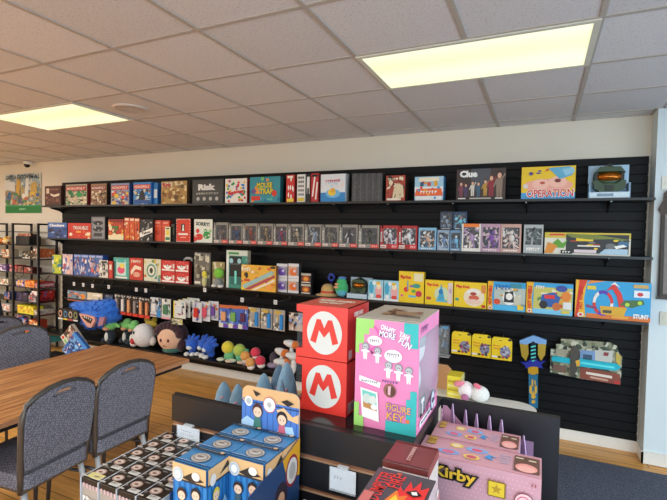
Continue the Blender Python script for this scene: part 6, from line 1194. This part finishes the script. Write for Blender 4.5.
# ---- pink sweets-themed boxes at the right
KP = M('#cf9ca6', .4); KP2 = M('#dc9ca8', .4)
def kbox(x0, x1, y0, y1, z0, z1, lab):
    W, D, H = x1 - x0, y1 - y0, z1 - z0
    t = thing('window_box', lab, 'toy box', (x0, y0, z0), 0, 'pink dotted boxes')
    mb = MB(); mb.box(0, 0, 0, W, D, H, dict(d=KP, t=KP, r=M('#b8a0b8', .4)))
    r = random.Random(4)
    dots_ = [E(.02 + .035 * i + (.017 if j % 2 else 0), .04 + .05 * j, .004, .005, '#f0ccd0', 6) for i in range(27) for j in range(19)]
    k = TO('Kirby', .33, .83, .36, .17, '#e9b832', '#1c1614', -.02)
    fr_ = [dots_, T('Kirby', .33, .83, .41, .21, '#1c1614', -.02, .13), T('Kirby', .33, .83, .355, .165, '#e9b832', -.02, .03), R(.6, .7, .74, .88, '#8a6a18'), R(.61, .712, .73, .868, '#e2c02e'), Pg([(.67 + (.045 if i % 2 == 0 else .02) * math.cos(math.pi / 2 + i * math.pi / 5), .79 + (.06 if i % 2 == 0 else .027) * math.sin(math.pi / 2 + i * math.pi / 5)) for i in range(10)], '#b8901c'),
           E(.88, .72, .075, .1, '#8a3a4a'), E(.88, .72, .068, .09, '#efc8c8'), [Pg([(.88 + q * math.cos(a_), .72 + q * 1.3 * math.sin(a_)), (.88 + (q + .003) * math.cos(a_ + .6), .72 + (q + .003) * 1.3 * math.sin(a_ + .6)), (.88 + (q - .007) * math.cos(a_ + .6), .72 + (q - .007) * 1.3 * math.sin(a_ + .6)), (.88 + (q - .01) * math.cos(a_), .72 + (q - .01) * 1.3 * math.sin(a_))], '#d8607a') for i in range(18) for a_, q in [(i * .6, .012 + .0028 * i)]], R(.93, .5, .99, .6, '#c9a23a'), SCR(.95, .93, .05, .04, '#a8505a', 2)]
    paint(mb, fr_, lambda u, v, o: (u * W, -o, v * H), W, H, step=.00012)
    tp = [R(0, 0, 1, .03, '#c98a94'), R(.02, .94, .98, .97, '#c88a94'),
          E(.3, .74, .06, .12, '#e8c85a', 16), E(.3, .74, .04, .08, '#f0dcb0', 16), E(.48, .70, .1, .13, '#8ab0dc', 10), E(.48, .70, .05, .08, '#e0607a', 12), E(.25, .34, .1, .13, '#8aa8d8', 10), E(.25, .34, .055, .09, '#d8708a', 12), E(.45, .3, .07, .12, '#ecd06a', 16), E(.45, .3, .045, .08, '#d05a74', 12),
          Pg([(.55, .4), (.63, .34), (.6, .5), (.66, .5), (.58, .6)], '#4a9ad4'), SCR(.72, .7, .1, .05, '#9ab4d0', 5), SCR(.72, .58, .1, .05, '#9ab4d0', 5), SCR(.72, .46, .1, .05, '#9ab4d0', 5), SCR(.72, .34, .1, .05, '#9ab4d0', 5), SCR(.2, .88, .12, .03, '#d8808c', 3),
          R(.79, .12, .985, .84, '#6a4a3e'), E(.885, .3, .085, .2, '#e89a92', 18), E(.885, .26, .07, .14, '#f0b4aa', 16), R(.8, .70, .86, .76, '#d8c8b0'), R(.9, .66, .96, .72, '#d8c8b0'),
          R(.04, .55, .12, .95, '#c49a4a'), SCR(.08, .75, .07, .2, '#8a6424', 3)]
    paint(mb, tp, lambda u, v, o: (u * W, v * D, H + o), W, D, step=.00012)
    mb.build('carton', t, bevel=.0006)
    mb = MB(); mb.box(.79 * W, .12 * D, H + .0018, .985 * W, .84 * D, H + .0021, FILM(.12)); mb.build('window', t)
kbox(-.238, .017, .985, 1.081, 1.101, 1.285, 'pink dotted box with a yellow outlined name, nearer the camera of the two')
kbox(-.228, -.029, 1.084, 1.18, 1.101, 1.285, 'pink dotted box standing behind the other, against the pointed dividers')
t = thing('divider_tray', 'lilac card tray with seven pointed dividers behind the pink dotted boxes', 'display tray', (-.1, 1.2, 1.101))
mb = MB(); mb.box(-.13, -.017, 0, .10, .018, .004, '#b898b8'); mb.box(-.13, .014, .004, .10, .018, .16, '#8a6a86'); mb.build('tray_body', t)
for i, (px, py) in enumerate([(453, 404), (466, 410), (477, 414), (490, 416), (502, 420), (524, 436)]):
    p = at(px, py, 1.2); x = p.x + .1; z = p.z - 1.101
    mb = MB(); mb.prism([(-.015, .004), (.013, .004), (.013, z - .03), (.004, z), (-.001, z), (-.015, z - .045)], -.0012, .0012, M('#b89cc0', .45), axis='x'); mb.build('divider', t, (x, 0, 0), (0, 0, math.radians(28)))
mb = MB(); mb.prism([(-.016, .1), (.012, .1), (.012, .2), (-.01, .215)], -.125, -.123, M('#d8a8c0', .45), axis='x'); mb.prism([(-.125, .1), (-.05, .1), (-.05, .15), (-.115, .215), (-.125, .215)], .0125, .0138, M('#d09ab4', .45)); mb.build('divider', t)

# ---- brown box and the black and red box
mb = MB(); mb.box(-.27, .645, ZS + .0005, -.148, .892, 1.188, M('#26262a', .4)); tag(mb.build('riser', None, None, None, .002), 'dark riser block under the brown box and the red and black box', 'riser')
x0, x1, y0, y1 = -.2545, -.1695, .791, .882; W, D, H = x1 - x0, y1 - y0, 1.35 - 1.189
t = thing('figure_box', 'maroon brown topped box with a white window front standing behind the black and red box', 'toy box', (x0, y0, 1.189))
mb = boxmesh(W, D, H, M('#ddd6d2', .35), M('#cfc4c0', .35), M('#7c3430', .35), {'f': [R(0, .93, 1, 1, '#6a2a26'), R(.04, .08, .96, .84, '#e4ded8'), E(.25, .82, .08, .045, '#b8243a'), Pg([(.4, .8), (.44, .88), (.5, .82), (.56, .9), (.62, .82), (.66, .88), (.68, .8)], '#2a2422'), R(.72, .7, .94, .86, '#3a2a28')],
     't': [R(0, 0, 1, .06, '#5a2220'), R(0, .94, 1, 1, '#6a2a28'), T('MYSTERY', .56, .5, .56, .11, '#c49a92', 1.1, .02) if False else SCR(.5, .52, .1, .62, '#c49a92', 1), [R(.47, .2 + .075 * i, .56, .24 + .075 * i, '#c89c94') for i in range(8)]],
     'r': [R(0, .9, 1, 1, '#8a3c38'), SCR(.3, .6, .3, .2, '#b05a5a', 3), R(.1, .1, .9, .16, '#b8484a'), BL(6, 3, ['#c87a7a', '#efe8e4'], .1, .2, .9, .85, .12)]})
mb.build('carton', t, bevel=.0008)
mb = MB(); mb.box(W * .08, -.003, H * .1, W * .92, -.0022, H * .8, FILM(.15)); mb.build('window', t)
x0, x1, y0, y1 = -.2555, -.1515, .652, .774; W, D, H = x1 - x0, y1 - y0, 1.345 - 1.189
mb = boxmesh(W, D, H, M('#2c2a2c', .35), M('#b8a8aa', .35), M('#464246', .35), {'t': [T('DUMPSTER', .2, .54, .86, .2, '#e0352c', math.pi / 2, .01), T('FIRE', .42, .72, .4, .18, '#e0352c', math.pi / 2, .01), E(.4, .92, .05, .04, '#b8503a'),
        Pg([(.5, .3), (.52, .62), (.6, .5), (.64, .8), (.72, .62), (.8, .86), (.84, .64), (.96, .76), (.95, .3), (.8, .2)], '#e0302c'), Pg([(.4, .2), (.5, .5), (.58, .36), (.7, .44), (.66, .2)], '#e8782a'), Pg([(.46, .2), (.52, .38), (.6, .26), (.62, .2)], '#f0c83a'), Pg([(.64, .5), (.78, .6), (.9, .5), (.78, .42)], '#1a1214'), Pg([(.72, .52), (.8, .56), (.84, .48), (.76, .46)], '#f2ece8'), R(.04, .0, .2, .3, '#c8706a')] , 'r': [R(.1, .5, .6, .8, '#c8504a'), SCR(.5, .3, .7, .2, '#8a6a6a', 4)], 'f': [BL(12, 4, ['#e0352c', '#e8782a', '#f0c83a'], .1, .1, .9, .9, .15)]})
tag(mb.build('toy_box', None, (x0, y0, 1.189), None, .0008), 'dark grey box with upright red lettering and flames at the bottom edge', 'toy box')

# ---- shark plush heads pointing up behind the left panel
SHK = FUZZ('#5f8298', '#86aac0', 60); SHD = FUZZ('#3f5a6e', '#5f7e94', 60)
for i, (px, py, w, y, dk_, lab) in enumerate([(224, 381.4, .027, 1.10, 0, 'left one of the pair nearest the table'), (238, 383.6, .026, 1.06, 0, 'right one of the pair nearest the table'), (264, 373, .03, 1.12, 0, 'leaning one behind the printed header card'), (279.4, 364, .03, 1.17, 1, 'darker one behind the tallest'), (287, 361.6, .032, 1.11, 0, 'tallest one beside the red boxes'), (281.6, 379, .017, 1.03, 0, 'smallest one in front of the tallest'), (293.6, 378.6, .016, 1.07, 1, 'greenish one tucked against the red boxes')]):
    tip = at(px, py, y); h = tip.z - 1.2
    t = thing('shark_plush', 'blue grey plush shark pointing nose up, ' + lab, 'plush toy', (tip.x, y, 1.2), 0, 'plush sharks behind the black panel')
    m = SHD if dk_ else SHK
    mb = MB(); mb.lathe([(w * .9, 0), (w * 1.05, h * .25), (w, h * .5), (w * .82, h * .7), (w * .5, h * .88), (w * .2, h * .975), (0, h)], m, 18); mb.build('body', t)
    mb = MB(); mb.ell((w * .25, -w * .72, h * .62), (w * .35, w * .2, h * .035), FUZZ('#a8788a', '#c89aa8', 60), (0, -.5, 0), nu=10, nv=6); mb.build('mouth', t)
    mb = MB(); mb.ell((w * .1, -w * .42, h * .86), (w * .1, w * .08, w * .1), '#101418', nu=8, nv=6); mb.build('eye', t)
    mb = MB(); mb.prism([(-w * .9, h * .4), (-w * 1.25, h * .25), (-w * .8, h * .2)], -.002, .002, m); mb.build('fin', t)

# ---- white table, stool and plush beyond the right panel
yb = atz(500, 398.5, .75).y; xr = atz(535, 407, .75).x + .01
t = thing('white_table', 'white table with rounded corners beyond the black panel', 'table', (xr - .6, yb - .35, 0))
def rr_(hx, hy, r, n=8):
    o = []
    for cx, cy, a0 in ((hx - r, hy - r, 0), (-hx + r, hy - r, 90), (-hx + r, -hy + r, 180), (hx - r, -hy + r, 270)):
        o += [(cx + r * math.cos(math.radians(a0 + 90 * i / n)), cy + r * math.sin(math.radians(a0 + 90 * i / n))) for i in range(n + 1)]
    return o
mb = MB(); mb.prism(rr_(.6, .35, .12), .722, .75, M('#dfddd6', .4), axis='z'); mb.build('tabletop', t)
for sx in (-.48, .48):
    for sy in (-.25, .25):
        mb = MB(); mb.tube([(sx, sy, .722), (sx * 1.03, sy * 1.05, 0.008)], .018, M('#b8b8b8', .3, .6)); mb.build('leg', t)
c = at(444.5, 392, yb - .1)
t = thing('wooden_chair', 'pale wooden chair with a round topped backrest behind the pink box', 'chair', (at(441, 380, yb + .26).x, yb + .26, 0))
zt = at(444.5, 363.6, yb + .3).z
mb = MB(); w2 = (at(452.6, 380, yb + .3).x - at(436, 380, yb + .3).x) / 2 + .02
mb.prism([(-w2, .5), (w2, .5), (w2, zt - .07), (w2 * .85, zt - .025), (w2 * .5, zt), (-w2 * .5, zt), (-w2 * .85, zt - .025), (-w2, zt - .07)], .0, .02, M('#c08e60', .45)); mb.build('backrest', t, bevel=.004)
mb = MB(); mb.box(-w2, .02, .44, w2, .36, .47, M('#c08e60', .45)); mb.build('seat', t, bevel=.004)
for sx in (-1, 1):
    for yy_ in (.03, .34):
        mb = MB(); mb.tube([(sx * (w2 - .02), yy_, .44), (sx * (w2 - .01), yy_, 0)], .014, M('#a87a50', .5)); mb.build('leg', t)
p = atz(448, 392, .751); q = atz(462, 396, .751)
yq = yb - .12
x0 = at(447, 390, yq).x; x1 = at(461, 390, yq).x
mb = boxmesh(x1 - x0, .12, at(452, 376, yq).z - .7505, '#e2d23a', '#e8e09a', '#d8c82e', {'f': [R(.05, .1 + .2 * i, .95, .2 + .2 * i, ['#efe48a', '#b8a428'][i % 2]) for i in range(4)], 'r': [R(.1 * i, 0, .1 * i + .04, 1, '#f2ecb8') for i in range(10)]})
tag(mb.build('yellow_box', None, (x0, yq, .7505), None, .002), 'yellow striped box on the white table', 'box')
xk = at(470, 385, yb - .1).x
t = thing('plush_toy', 'white plush toy with pink ears lying on the white table', 'plush toy', (xk + .02, yb - .12, .75))
mb = MB(); mb.ell((.04, 0, .05), (.06, .05, .05), WHT); mb.ell((-.04, 0, .06), (.05, .045, .055), FUZZ('#e0d4d4', '#f4eeee')); mb.build('body', t)
mb = MB(); mb.ell((.03, -.03, .105), (.025, .02, .014), FUZZ('#d8506a', '#f08aa0'), (0, .4, 0)); mb.build('bow', t)
mb = MB(); mb.ell((-.08, -.02, .10), (.035, .02, .018), FUZZ('#d8607a', '#f0a0b0'), (0, -.3, 0)); mb.build('ear', t)
mb = MB(); mb.ell((-.04, -.05, .03), (.025, .02, .02), FUZZ('#8a7aa8', '#c8506a')); mb.build('paw', t)
